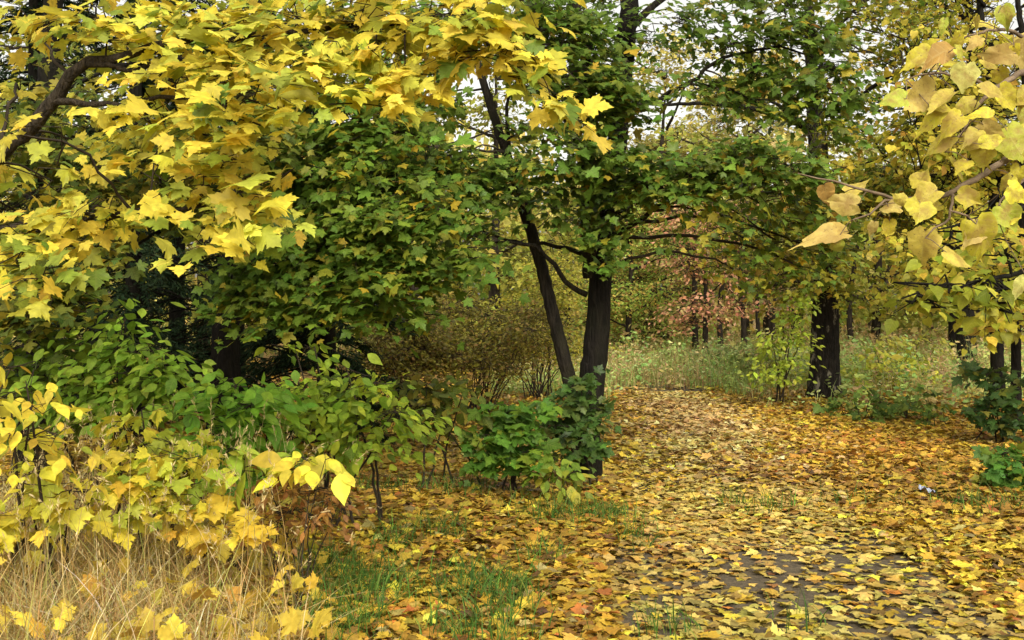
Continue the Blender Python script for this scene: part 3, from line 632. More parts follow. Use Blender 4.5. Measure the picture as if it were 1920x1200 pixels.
# yellow green maple behind the yellow boughs at the left
base = G(60, 9.6)
bones = [([base, W(70, 600, 9.6), W(80, 400, 9.5), W(90, 150, 9.4), W(110, -150, 9.4), W(120, -450, 9.4)], [.14, .12, .11, .09, .07, .03]),
         ([W(80, 380, 9.5), W(180, 330, 9), W(300, 320, 8.6), W(400, 360, 8.3)], [.04, .03, .02, .008]),
         ([W(75, 520, 9.5), W(100, 490, 8.6), W(140, 500, 8.0), W(180, 540, 7.8)], [.035, .026, .018, .007]),
         ([W(88, 180, 9.4), W(200, 100, 9), W(340, 110, 8.7), W(460, 160, 8.5)], [.04, .03, .02, .008])]
Bc = []
for _ in range(34):
    yb = rng.uniform(180, 520); Bc.append(cl(rng.uniform(-40, 480 if yb < 400 else 190), yb, rng.uniform(7.6, 9.2), 70, 36, 40))
Bc += [cl(*c) for c in [(100, 500, 7.6, 80, 40, 60), (150, 520, 7.5, 60, 40, 44), (60, 560, 7.6, 80, 40, 60), (130, 570, 7.4, 70, 30, 40), (30, 600, 7.4, 60, 30, 40), (200, 460, 7.8, 50, 30, 24), (420, 330, 8.2, 70, 50, 50), (500, 260, 8.2, 50, 60, 40), (150, 130, 8.8, 90, 40, 24), (40, 220, 8.8, 60, 60, 30), (330, 60, 9, 100, 50, 40)]]
build_plant('maple_tree', 'half turned maple behind the golden boughs at the far left', 'tree', base, bones, Bc, dict(SP_GRN, colour=[(4, .10, .15, .02), (3, .20, .22, .025), (3, .36, .30, .03), (2, .06, .11, .018)]), M_DARKBARK, mat=M_LEAF)

rng = np.random.default_rng(106)
# ------------------------------------------------------------------ tall lichen-spotted tree right of the path
SP_SM = dict(tpl='maple_low', size=.105, mult=1.5, spray=.5, per=10, droop=.35, colour=GREENYEL, twig=.008, curl=.25, tilt=.45)
base = G(1545, 19.7); base[2] -= .05
bones = [([base, W(1546, 680, 19.7), W(1547, 560, 19.7), W(1540, 400, 19.8), W(1532, 250, 19.8), W(1524, 170, 19.8), W(1518, 60, 19.8), W(1512, -150, 19.8), W(1505, -380, 19.8)], [.30, .27, .245, .21, .17, .12, .10, .07, .03]),
         ([W(1528, 248, 19.7), W(1480, 225, 19.2), W(1410, 203, 18.8), W(1320, 194, 18.4), W(1215, 195, 18.0), W(1150, 170, 17.8)], [.07, .058, .046, .034, .022, .01]),
         ([W(1515, 240, 19.7), W(1470, 205, 19.4), W(1445, 190, 19.3), W(1380, 180, 19)], [.05, .038, .026, .012]),
         ([W(1535, 245, 19.8), W(1570, 225, 19.2), W(1640, 160, 18.6), W(1720, 120, 18), W(1800, 90, 17.6)], [.06, .048, .036, .024, .01]),
         ([W(1540, 330, 19.8), W(1620, 310, 19.2), W(1720, 270, 18.6), W(1830, 240, 18)], [.05, .036, .024, .01]),
         ([W(1540, 380, 19.8), W(1640, 350, 19), W(1760, 300, 18.4), W(1880, 260, 18)], [.045, .034, .022, .01]),
         ([W(1540, 400, 19.8), W(1480, 370, 19), W(1420, 360, 18.6), W(1350, 380, 18.2)], [.04, .03, .02, .008]),
         ([W(1520, 120, 19.8), W(1580, 40, 19.5), W(1680, -40, 19)], [.05, .034, .012])]
Rc = [cl(rng.uniform(1330, 1640), rng.uniform(330, 540), rng.uniform(17.6, 21), 60, 34, 44) for _ in range(34)]
Rc += [cl(rng.uniform(1560, 1760), rng.uniform(180, 420), rng.uniform(17.6, 20.5), 60, 34, 34) for _ in range(44)]
Rc += [cl(rng.uniform(1540, 1760), rng.uniform(-60, 140), rng.uniform(17.6, 20.5), 60, 40, 30) for _ in range(34)]
Rc += [cl(rng.uniform(1380, 1560), rng.uniform(-350, -60), rng.uniform(18, 21), 80, 50, 50) for _ in range(4)]
Rc += [cl(1545, 540, 18.8, 70, 24, 44), cl(1520, 400, 18.8, 70, 40, 60), cl(1560, 450, 18.8, 60, 40, 60), cl(1540, 320, 18.8, 60, 40, 50), cl(1610, 560, 18.8, 50, 24, 34), cl(1545, 500, 18.9, 80, 30, 60), cl(1590, 520, 19, 60, 24, 40), cl(1510, 470, 19, 60, 30, 50)]
build_plant('spotted_trunk_tree', 'thick blackish trunk spotted with pale lichen right of the path, under a thin crown', 'tree', base, bones, Rc, SP_SM, (M_LICHEN, M_DARKBARK), mat=M_LEAF, flare=.22, twig_sides=4)

rng = np.random.default_rng(107)
# ------------------------------------------------------------------ lindens on the right
SP_LIN = dict(tpl='heart', size=.085, mult=1.4, spray=.42, per=9, droop=.55, colour=[(4, .44, .41, .035), (4, .60, .49, .05), (2, .26, .31, .028), (1, .52, .32, .05)], twig=.012, twigmat=M_DARKBARK, curl=.25, tilt=.45)
def right_tree(px, d, r, label, leanx, cl_box, n, spec, name='linden_tree', gap=1.0):
    base = G(px, d); base[2] -= .04
    top = base + np.array([leanx, .2, 8.5])
    P = [base + (top - base) * t + np.array([rng.normal(0, .06), rng.normal(0, .06), 0]) * (t > 0) for t in (0, .15, .35, .6, .8, 1)]
    bones = [(P, [r, r * .88, r * .78, r * .6, r * .42, r * .15])]
    for k in range(7):
        t = .26 + .09 * k; a = base + (top - base) * t; az = rng.uniform(0, 6.28); L = rng.uniform(1.6, 2.8)
        e = a + np.array([math.cos(az) * L, math.sin(az) * L, rng.uniform(-.1, .9)])
        bones.append(([a, (a + e) / 2 + [0, 0, .25], e], [r * .3, r * .18, r * .05]))
    x0, x1, y0, y1, d0, d1 = cl_box
    cs = [cl(rng.uniform(x0, x1), rng.uniform(y0, y1), rng.uniform(d0, d1), 70, 40, n[1]) for _ in range(n[0])]
    build_plant(name, label, 'tree', base, bones, cs, spec, M_DARKBARK, mat=M_LEAF, flare=.25)
right_tree(1815, 24.5, .24, 'stout dark trunk left of the thin trunks at the right side', .1, (1680, 1900, -120, 440, 21, 26), (90, 44), dict(SP_LIN, tpl='oval_low', size=.13))
right_tree(1872, 17.5, .115, 'thin dark trunk at the right edge rising behind a green sapling', -.2, (1700, 2000, 60, 470, 14.5, 18.5), (80, 40), dict(SP_LIN, size=.10))
right_tree(1906, 15.0, .075, 'slimmest dark trunk at the right edge, its leaves hanging low', .15, (1740, 2050, 430, 600, 11.5, 15), (22, 36), dict(SP_LIN, size=.11))
right_tree(1783, 30, .17, 'narrow trunk half hidden behind the stout right hand trunk', -.1, (1640, 1850, 300, 560, 26, 32), (30, 30), dict(SP_LIN, tpl='diamond', size=.2))

# mid linden with low hanging round leaves
base = np.array([5.2, 7.6, float(gh(5.2, 7.6))])
bones = [([base, base + [-.1, 0, 1.5], base + [-.1, .1, 3], base + [0, 0, 5]], [.12, .10, .08, .03]),
         ([base + [-.1, 0, 1.9], W(1990, 500, 6.8), W(1880, 520, 6.4), W(1760, 540, 6.2), W(1690, 560, 6.1)], [.03, .02, .014, .009, .004]),
         ([base + [-.1, 0, 2.4], W(2000, 380, 6.8), W(1870, 400, 6.5), W(1760, 430, 6.3)], [.03, .02, .014, .005])]
Mc = [cl(*c) for c in [(1720, 555, 6.1, 60, 20, 16), (1780, 540, 6.2, 60, 26, 24), (1840, 530, 6.3, 60, 30, 26), (1890, 545, 6.3, 50, 30, 26), (1760, 575, 6.1, 50, 12, 12), (1900, 590, 6.2, 34, 20, 12), (1780, 450, 6.4, 60, 30, 16), (1880, 460, 6.4, 60, 40, 24), (1950, 500, 6.5, 60, 80, 40)]]
build_plant('linden_tree', 'linden just outside the right edge dangling olive yellow round leaves', 'tree', base, bones, Mc, dict(SP_LIN, size=.072, mult=.9, spray=.25, per=6, colour=[(4, .27, .30, .022), (3, .37, .34, .03), (2, .18, .24, .02)]), M_DARKBARK, mat=M_LEAF)

rng = np.random.default_rng(108)
# ------------------------------------------------------------------ foreground linden branch with large mottled leaves
base = np.array([2.1, 2.7, float(gh(2.1, 2.7))])
root = thing('linden_tree', 'linden beside the viewer holding large brown mottled yellow leaves into the picture from the right', 'tree', base)
tube_obj('trunk', [base, base + [0, 0, 1.2], base + [-.05, 0, 2.6], base + [0, .1, 4.2]], [.11, .09, .075, .03], M_LIMB, root, flare=.3)
LB = [([base + [-.05, 0, 1.55], W(2050, 200, 2.3), W(1960, 255, 2.15), W(1885, 300, 2.05), W(1840, 330, 2.0), W(1790, 356, 1.98), W(1745, 372, 1.97), W(1700, 374, 1.96), W(1640, 362, 1.95), W(1560, 340, 1.95), W(1496, 325, 1.95)], [.016, .012, .009, .0068, .006, .0052, .0045, .0038, .003, .0018, .0010]),
      ([W(1700, 374, 1.96), W(1660, 378, 1.95), W(1632, 402, 1.94), W(1600, 412, 1.94)], [.003, .0025, .002, .0012]),
      ([W(1785, 358, 1.98), W(1783, 392, 1.96), W(1773, 418, 1.96), W(1748, 428, 1.95), W(1735, 446, 1.95)], [.003, .0026, .0022, .0017, .0011]),
      ([W(1781, 395, 1.96), W(1815, 405, 1.95), W(1830, 420, 1.95)], [.0022, .0018, .001]),
      ([base + [-.05, 0, 1.8], W(2040, 40, 2.3), W(1960, 110, 2.1), W(1890, 150, 2.0), W(1835, 195, 1.97), W(1800, 255, 1.95), W(1772, 285, 1.94)], [.014, .010, .0075, .0055, .004, .0025, .0012]),
      ([W(1870, 165, 2.0), W(1800, 145, 1.98), W(1740, 137, 1.96), W(1700, 150, 1.95)], [.004, .003, .002, .0011]),
      ([W(1960, 110, 2.1), W(1900, 60, 2.05), W(1840, 60, 2.0), W(1790, 80, 2.0)], [.005, .0035, .0025, .0012]),
      ([W(1960, 255, 2.15), W(1925, 330, 2.08), W(1890, 360, 2.05), W(1865, 395, 2.0)], [.005, .0035, .0025, .0012])]
for P, r in LB:
    o = tube_obj('branch', P, r, M_LTWIG, root, sides=8, step=.02, rough=.04, wob=.0012)
# leaf: base px, py; tip px, py; width factor; tint (0 green-yellow, 1 yellow, 2 tan)
LL = [(1590, 434, 1484, 441, .58, 3, .6), (1568, 452, 1574, 486, 1.0, 0, .0), (1545, 345, 1560, 395, .9, 4, .4), (1610, 385, 1540, 372, .9, 3, .4), (1585, 360, 1640, 345, .9, 2, .3), (1690, 390, 1643, 386, 1.0, 3, .2), (1725, 378, 1728, 420, 1.4, 1, .3), (1722, 352, 1738, 306, 1.1, 1, .2), (1790, 310, 1832, 330, .9, 1, .5), (1758, 356, 1700, 388, .9, 2, .4), (1668, 412, 1664, 450, .9, 1, .3), (1640, 415, 1632, 446, .8, 3, .4),
      (1735, 430, 1728, 508, .95, 2, .2), (1770, 470, 1838, 504, .62, 2, .6), (1828, 410, 1868, 488, .95, 1, .2), (1840, 425, 1812, 452, 1.0, 3, .3), (1795, 365, 1845, 385, .9, 1, .4), (1795, 92, 1706, 108, .6, 4, .5), (1790, 90, 1822, 108, .9, 0, .4), (1812, 118, 1800, 178, 1.1, 5, .1), (1700, 185, 1642, 188, 1.0, 0, .3), (1755, 168, 1680, 205, .9, 3, .4), (1790, 172, 1740, 215, .9, 2, .4), (1780, 205, 1705, 235, .6, 1, .6), (1805, 215, 1750, 255, .8, 1, .3),
      (1790, 255, 1725, 282, .7, 2, .5), (1800, 270, 1875, 262, .7, 2, .6), (1840, 230, 1880, 275, .9, 3, .3), (1850, 270, 1845, 325, 1.1, 1, .2), (1870, 165, 1912, 215, 1.0, 1, .3), (1885, 240, 1920, 310, 1.0, 0, .2), (1875, 385, 1915, 440, 1.1, 0, .2), (1890, 350, 1930, 380, 1.0, 1, .3), (1870, 130, 1890, 170, 1.0, 1, .3), (1840, 110, 1875, 128, .8, 2, .5), (1900, 80, 1935, 135, .9, 3, .3), (1880, 10, 1895, 60, 1.0, 0, .2), (1840, 70, 1800, 95, .7, 3, .5), (1905, 100, 1850, 108, .7, 3, .5),
      (1930, 180, 1880, 200, .8, 1, .3), (1905, 400, 1885, 425, .9, 1, .4), (1760, 118, 1715, 130, .6, 3, .5), (1860, 205, 1820, 220, .7, 1, .4), (1925, 520, 1895, 560, .9, 5, .3), (1765, 385, 1705, 398, .6, 1, .6), (1900, 330, 1870, 365, .9, 1, .3), (1700, 380, 1676, 362, .8, 2, .4), (1815, 300, 1780, 322, .8, 1, .3), (1930, 60, 1900, 100, 1.0, 3, .2), (1745, 200, 1800, 190, .8, 1, .5)]
for k in range(22):      # the crowded leaves higher up the branch
    bx, by = rng.uniform(1730, 1960), rng.uniform(20, 360)
    if bx < 1790 and by > 260: continue
    an = rng.choice([rng.uniform(60, 120), rng.uniform(140, 200), rng.uniform(-30, 30)]); L_ = rng.uniform(40, 66)
    LL.append((bx, by, bx + L_ * math.cos(R(an)), by + L_ * math.sin(R(an)), rng.uniform(.45, .85), int(rng.choice([0, 0, 1, 1, 1, 1, 2])), rng.uniform(.2, .6)))
TINT = [[(c[0], c[1] * .80, c[2] * .84, c[3] * .62) for c in q_] for q_ in [[(1, .50, .56, .07), (1, .60, .62, .10)], [(1, .78, .65, .07), (1, .72, .62, .10)], [(1, .76, .60, .14), (1, .76, .64, .12)], [(1, .74, .53, .18), (1, .72, .55, .20)], [(1, .70, .42, .13), (1, .62, .36, .12)], [(1, .82, .76, .28)]]]
dist_pts = np.vstack([spline(P, r, .02)[0] for P, r in LB])
for bx, by, tx, ty, wf, ti, tilt in LL:
    d = 1.95 + rng.normal(0, .05) + max(0, (bx - 1850)) * .0012
    b = W(bx, by, d); t = W(tx, ty, d + rng.normal(0, .012))
    Ln = np.linalg.norm(t - b); dv = (t - b) / Ln
    # true blade is longer than it looks when tilted away
    away = np.array([0, rng.choice([-1, 1]) * .35, 0]); dv = unit(dv + away * tilt * 1.3)
    view = unit(-b + np.array([0, 0, EYE])); n = unit(view + rng.normal(0, .28, 3) + np.array([0, 0, .3 + .5 * tilt]))
    col = palette(1, TINT[ti], .08)
    V0, T0 = TPL['linden']; keepw = V0.copy()
    nr_ = (len(V0) - 1) // 2; jit = 1 + rng.normal(0, .035, nr_) + .06 * np.sin(np.arange(nr_) * rng.uniform(.5, 1.2) + rng.random() * 6)
    V0[1:1 + nr_, :2] = (V0[1:1 + nr_, :2] - [0, .38]) * (1 + (jit - 1) * .5)[:, None] + [0, .38]; V0[1 + nr_:, :2] = (V0[1 + nr_:, :2] - [0, .38]) * jit[:, None] + [0, .38]
    V0[:, 0] *= wf * .9; V0[:, 0] += rng.normal(0, .10) * V0[:, 1] ** 2
    V, T, cc, uu = leaf_arrays('linden', b[None], dv[None], n[None], [Ln * .90 / 1.1], col, .42)
    V0[:] = keepw
    # wavy rim
    rad = np.hypot(uu[:, 0], uu[:, 1] - .38); an = np.arctan2(uu[:, 1] - .38, uu[:, 0])
    V = V + n * (rad ** 2 * Ln * (.16 * np.sin(an * rng.choice([3, 4, 5]) + rng.random() * 6) + .07 * np.sin(an * 9 + rng.random() * 6)))[:, None]
    lf = link('leaf', mesh_np('leaf', V, T, cc, uu, origin=base), root, [M_LINDEN])
    j = int(np.argmin(np.linalg.norm(dist_pts - b, axis=1))); a = dist_pts[j]
    P, r = spline([a, (a + b) / 2 + rng.normal(0, .004, 3) + [0, 0, .004], b, b + dv * Ln * .08], [.0011, .0009, .0008, .0007], .01)
    Vt, q = tube(P, r, 5)
    pm = link('petiole', mesh_np('petiole', Vt, q, origin=base), lf, [M_LTWIG])

rng = np.random.default_rng(109)
# ================================================================== dark evergreens in the thicket
def spruce(px, d, h, r, label, n=30000):
    base = G(px, d); root = thing('spruce_tree', label, 'tree', base, 'dark evergreens in the thicket')
    tube_obj('trunk', [base - [0, 0, .05], base + [.03, 0, h * .5], base + [0, 0, h]], [.13, .085, .02], M_DARKBARK, root, flare=.3)
    P, D, Nn, tw = [], [], [], []
    nb = int(h * 16)
    for k in range(nb):
        t = .05 + .93 * (k + rng.random()) / nb; z = h * t; L = r * (1 - t) ** .8 * rng.uniform(.65, 1.1) + .12; az = rng.random() * 6.28
        o_ = np.array([math.cos(az), math.sin(az), 0]); a = base + [0, 0, z]; e = a + o_ * L + np.array([0, 0, -.28 * L]); m_ = (a + e) / 2 + [0, 0, .04 * L]
        tw.append((np.array([a, m_, e]), np.array([.018, .011, .004])))
        c = max(6, int(n / nb)); s = rng.random(c) ** .7; p = a + (e - a) * s[:, None]; p[:, 2] += .12 * L * np.sin(s * 3.14)
        sd = np.cross(o_, [0, 0, 1.0]); v = rng.choice([-1, 1], c) * rng.random(c)
        D.append(o_ * .7 + sd * v[:, None] + np.array([0, 0, -.35]) + rng.normal(0, .25, (c, 3))); P.append(p + rng.normal(0, .03, (c, 3))); Nn.append(np.array([0, 0, 1.0]) + rng.normal(0, .5, (c, 3)))
    P, D, Nn = np.vstack(P), np.vstack(D), np.vstack(Nn); m = len(P)
    V, T, cc, uu = leaf_arrays('seed', P, D, Nn, rng.uniform(.05, .14, m), palette(m, [(4, .012, .028, .010), (3, .020, .040, .012), (1, .035, .05, .014)], .2), .2)
    V2 = V
    cr = link('crown', mesh_np('crown', V2, T, cc, uu, origin=base), root, [M_SPRUCE])
    V, q = twig_mesh(tw, 4); link('branches', mesh_np('branches', V, q, origin=base), cr, [M_DARKBARK])
spruce(250, 12.2, 7.0, 1.9, 'dark spruce behind the leafy shrubs at the left, nearest the left edge')
spruce(440, 13.6, 8.0, 2.1, 'dark spruce in the deepest shade behind the drooping green boughs')
spruce(610, 12.6, 4.2, 1.5, 'low dark spruce right of the deepest shade, bordering the brown thicket')
spruce(60, 13.0, 7.5, 2.0, 'dark spruce closing the gap at the left edge')
spruce(330, 15.5, 9.0, 2.2, 'tallest dark spruce at the back of the shaded thicket')

rng = np.random.default_rng(110)
# ================================================================== shrubs and saplings
SP_SH = dict(tpl='oval', size=.092, mult=1.45, spray=.34, per=9, droop=.40, colour=SHRUB, twig=.004, curl=.22, tilt=.32, face=.5)
def shrub(name, label, cat, basepx, d, cls, spec, nst=5, mat=None, group=None, r=.011, lean=.0, twigmat=None):
    base = G(basepx, d); cs = [cl(*c) for c in cls]
    root = None; bones = []
    order = sorted(cs, key=lambda c: -c[0][2])
    for c in order[:nst]:
        b = base + np.array([rng.normal(0, .14), rng.normal(0, .12), -.03]); m = b * .45 + c[0] * .55; m[2] = b[2] + (c[0][2] - b[2]) * .62
        bones.append(([b, (b + m) / 2 + [0, 0, .06], m, c[0]], [r, r * .85, r * .65, r * .35]))
    return build_plant(name, label, cat, base, bones, cs, spec, M_TWIG if twigmat is None else twigmat, group=group, limb_names=('stem', 'stem'), crown='foliage', mat=mat or M_LEAF, flare=0, sides=8)

shrub('leafy_shrub', 'tall light green shrub with arching shoots at the left, in front of the dark spruces', 'shrub', 190, 7.6,
      [(230, 610, 7.4, 40, 40, 30), (200, 650, 7.3, 70, 34, 60), (270, 665, 7.3, 60, 34, 60), (150, 690, 7.3, 80, 34, 70), (240, 705, 7.2, 80, 34, 80), (300, 700, 7.2, 44, 34, 44), (180, 740, 7.2, 80, 34, 70), (270, 745, 7.1, 60, 34, 50), (120, 750, 7.2, 60, 34, 50), (220, 780, 7.1, 80, 30, 50), (310, 730, 7.2, 30, 30, 24)], SP_SH, 7)
shrub('leafy_shrub', 'green shrub at the left edge with darker leaves, partly behind the yellow leafed sapling', 'shrub', 50, 7.9,
      [(60, 640, 7.7, 70, 24, 44), (30, 690, 7.6, 60, 34, 50), (100, 660, 7.7, 60, 24, 40), (90, 720, 7.6, 70, 34, 56), (20, 740, 7.6, 50, 40, 44), (80, 780, 7.5, 70, 34, 50)], dict(SP_SH, colour=[(5, .13, .22, .018), (4, .19, .27, .02), (2, .08, .15, .015)]), 5)
shrub('leafy_shrub', 'bright green broad leafed shrub in the middle of the left thicket', 'shrub', 440, 6.9,
      [(440, 725, 6.7, 70, 20, 46), (400, 760, 6.7, 50, 30, 40), (470, 760, 6.6, 60, 30, 50), (430, 800, 6.6, 60, 34, 56), (480, 810, 6.6, 50, 34, 40), (410, 840, 6.6, 40, 34, 36), (450, 860, 6.6, 50, 30, 36), (510, 740, 6.8, 30, 20, 16)], dict(SP_SH, colour=[(6, .15, .34, .03), (4, .21, .40, .034), (2, .30, .44, .036)], size=.105), 5)
shrub('leafy_shrub', 'yellowish green shrub left of the central trunk, its shoots tipped with hanging leaves', 'shrub', 660, 7.4,
      [(555, 660, 7.5, 34, 14, 14), (590, 650, 7.5, 30, 14, 10), (560, 720, 7.3, 50, 34, 44), (620, 725, 7.2, 60, 34, 56), (690, 720, 7.2, 50, 34, 46), (600, 780, 7.1, 60, 34, 56), (670, 780, 7.1, 60, 34, 60), (740, 770, 7.1, 50, 30, 44), (780, 790, 7.1, 30, 24, 18), (640, 830, 7.1, 60, 30, 50), (710, 830, 7.1, 50, 30, 34), (560, 830, 7.1, 40, 34, 34), (650, 690, 7.3, 30, 20, 14)], dict(SP_SH, colour=[(5, .21, .33, .026), (5, .29, .39, .03), (3, .40, .46, .034), (2, .12, .21, .02)], size=.088), 8)
shrub('leafy_shrub', 'small dull green shrub in the shade between the thicket and the central trunk', 'shrub', 830, 9.4,
      [(800, 720, 9.4, 60, 24, 40), (840, 750, 9.3, 60, 30, 44), (780, 760, 9.4, 50, 30, 36), (870, 730, 9.4, 34, 24, 24), (830, 790, 9.2, 60, 24, 30)], dict(SP_SH, colour=[(5, .10, .14, .018), (4, .15, .18, .02), (2, .30, .24, .03)], size=.105), 5)

SP_YS = dict(tpl='maple', size=.074, mult=1.3, face=.5, spray=.26, per=6, droop=.5, colour=SHRUBY, twig=.0035, curl=.25, tilt=.4)
shrub('yellow_sapling', 'yellow sapling with large rounded leaves touching the left edge', 'sapling', 20, 5.2,
      [(20, 690, 4.9, 40, 20, 9), (50, 725, 4.8, 50, 26, 16), (20, 760, 4.8, 40, 24, 12), (60, 760, 4.8, 40, 16, 9), (30, 820, 4.9, 70, 24, 22), (110, 815, 4.9, 60, 20, 16), (60, 860, 4.9, 70, 20, 18), (20, 900, 4.9, 50, 30, 14), (-30, 780, 4.9, 50, 60, 14)], dict(SP_YS, tpl='oval', size=.085, mult=1.2), 5, mat=M_YELLOW)
shrub('yellow_sapling', 'yellow maple sapling fading to green in the middle of the dry grass', 'sapling', 280, 5.8,
      [(230, 790, 5.5, 30, 24, 14), (265, 770, 5.5, 20, 10, 5), (250, 840, 5.5, 60, 24, 26), (320, 830, 5.5, 50, 24, 22), (290, 880, 5.4, 60, 24, 28), (350, 860, 5.4, 34, 30, 16), (220, 890, 5.4, 50, 24, 20), (300, 930, 5.4, 70, 24, 26), (340, 905, 5.5, 34, 20, 12)], dict(SP_YS, colour=[(5, .70, .58, .05), (4, .54, .54, .05), (3, .32, .42, .045), (1, .72, .48, .05)]), 5, mat=M_YELLOW)
shrub('yellow_sapling', 'low yellow maple sapling half sunk in dry grass at the bottom left', 'sapling', 120, 5.4,
      [(130, 920, 5.1, 60, 24, 18), (60, 960, 5.1, 70, 30, 24), (170, 940, 5.2, 40, 24, 12), (20, 1010, 5.0, 50, 30, 14)], dict(SP_YS, size=.09), 4, mat=M_YELLOW)
shrub('yellow_sapling', 'yellow maple seedling right of the dry grass', 'sapling', 420, 5.6,
      [(400, 950, 5.4, 50, 20, 14), (440, 985, 5.3, 50, 24, 16), (390, 1000, 5.3, 40, 20, 10), (480, 950, 5.5, 30, 20, 6)], dict(SP_YS, colour=[(5, .70, .54, .05), (3, .66, .44, .05)], size=.09), 4, mat=M_YELLOW)
shrub('ash_seedling', 'bright lime yellow seedling with a whorl of pointed leaves above the brown stalks', 'seedling', 560, 5.5,
      [(545, 872, 5.3, 26, 12, 9), (580, 866, 5.3, 26, 10, 9), (610, 862, 5.3, 20, 6, 4)], dict(SP_YS, tpl='oval', size=.12, colour=[(4, .72, .68, .06), (2, .74, .60, .07)], spray=.16), 2, mat=M_YELLOW, r=.005)
shrub('ash_seedling', 'small lime green seedling left of the whorled yellow one', 'seedling', 470, 5.7,
      [(460, 850, 5.5, 26, 16, 8), (445, 878, 5.5, 18, 10, 5), (485, 868, 5.5, 16, 14, 5)], dict(SP_YS, tpl='oval', size=.115, colour=[(4, .46, .58, .06), (2, .60, .62, .06)], spray=.16), 2, mat=M_YELLOW, r=.005)
shrub('dry_shrub', 'withered rust brown shrub between the dry grass and the path', 'shrub', 550, 5.7,
      [(520, 910, 5.6, 50, 20, 24), (590, 920, 5.6, 50, 24, 24), (540, 960, 5.5, 60, 24, 28), (500, 990, 5.5, 40, 24, 14), (600, 970, 5.5, 34, 24, 14), (640, 930, 5.8, 24, 20, 6)], dict(SP_YS, colour=[(4, .40, .19, .05), (3, .50, .28, .06), (2, .26, .12, .04)], tpl='oval', size=.05, curl=.6, mult=2.2, face=.1, tilt=.7), 6, mat=M_YELLOW, r=.005)

rng = np.random.default_rng(111)
# shrubs at the foot of the central maple
shrub('maple_sapling', 'green maple sapling left of the central trunk foot', 'sapling', 960, 9.3,
      [(950, 775, 9.2, 50, 24, 50), (920, 815, 9.1, 40, 24, 44), (980, 810, 9.1, 44, 26, 50), (940, 855, 9.0, 50, 22, 50), (910, 875, 9.0, 26, 14, 18), (1000, 770, 9.2, 30, 20, 24), (985, 850, 9.0, 30, 20, 20)], dict(SP_GRN, size=.09, mult=1.7, spray=.22, per=7, colour=[(6, .075, .18, .02), (4, .11, .23, .022), (2, .2, .28, .025)], twig=.004), 5, mat=M_LEAF)
shrub('maple_sapling', 'glossy dark green sapling hugging the central trunk foot', 'sapling', 1085, 9.7,
      [(1090, 715, 9.6, 34, 18, 26), (1060, 755, 9.6, 44, 24, 40), (1110, 765, 9.6, 34, 24, 36), (1080, 800, 9.5, 50, 24, 44), (1120, 815, 9.5, 24, 30, 26), (1090, 845, 9.5, 44, 20, 34), (1045, 795, 9.6, 30, 24, 24)], dict(SP_GRN, size=.078, mult=1.7, spray=.2, per=7, colour=[(6, .045, .105, .018), (4, .065, .135, .022), (2, .13, .17, .03)], twig=.004), 5, mat=M_GLOSSY)
shrub('leafy_seedling', 'low light green seedling in front of the central trunk foot', 'seedling', 1040, 9.0,
      [(1040, 860, 8.9, 34, 16, 20), (1060, 890, 8.8, 34, 16, 20), (1020, 880, 8.9, 24, 14, 12), (1085, 900, 8.8, 20, 10, 8)], dict(SP_SH, size=.10, spray=.2, per=6, colour=[(4, .24, .33, .035), (3, .16, .27, .03), (1, .45, .40, .04)]), 3, r=.006)

# brown thicket in the middle distance
SP_TH = dict(tpl='oval_low', size=.06, mult=5.0, spray=.45, per=24, droop=.2, colour=[(4, .17, .16, .022), (3, .28, .24, .03), (3, .10, .09, .02), (2, .22, .13, .035)], twig=.006, curl=.2, tilt=.6)
for k, (px, d, lab, box) in enumerate([(900, 16.5, 'twiggy olive brown bush behind the leaning thin stem', (800, 1030, 560, 700)), (1010, 19, 'yellowish bush behind the twin trunks, paler than its neighbour', (930, 1090, 490, 680)), (760, 15.5, 'olive bush sinking into the shade right of the low spruce', (700, 840, 590, 720))]):
    cs = [(rng.uniform(box[0], box[1]), rng.uniform(box[2], box[3]), d + rng.normal(0, .5), 60, 34, 60) for _ in range(26)]
    sp = dict(SP_TH) if k != 1 else dict(SP_TH, colour=[(4, .36, .35, .04), (4, .46, .40, .05), (2, .22, .26, .03)])
    shrub('twiggy_bush', lab, 'bush', px, d, cs, sp, 26, r=.011)

rng = np.random.default_rng(112)
# right hand side plants
shrub('light_green_sapling', 'slender pale green sapling leaning against the lichen spotted trunk', 'sapling', 1476, 18.6,
      [(1505, 555, 18.4, 24, 20, 30), (1490, 590, 18.4, 30, 20, 40), (1470, 620, 18.4, 34, 20, 40), (1500, 640, 18.3, 24, 20, 26), (1450, 650, 18.4, 34, 18, 30), (1440, 690, 18.3, 34, 18, 28), (1490, 680, 18.3, 30, 18, 20), (1470, 710, 18.3, 34, 14, 16)], dict(SP_SH, tpl='oval_low', size=.10, mult=3.2, spray=.35, colour=[(4, .50, .58, .06), (4, .40, .50, .055), (2, .24, .34, .04)]), 5, r=.014)
shrub('dark_maple_sapling', 'dark green maple sapling at the right edge below the thin trunks', 'sapling', 1880, 13.2,
      [(1850, 705, 13.1, 40, 20, 34), (1895, 720, 13, 40, 24, 40), (1860, 750, 13, 44, 24, 44), (1910, 770, 12.9, 34, 24, 34), (1840, 780, 13, 30, 20, 20), (1880, 800, 12.9, 40, 20, 30)], dict(SP_GRN, size=.10, mult=1.6, spray=.28, colour=[(5, .04, .09, .02), (4, .06, .13, .025), (1, .2, .2, .03)]), 5, mat=M_GLOSSY)
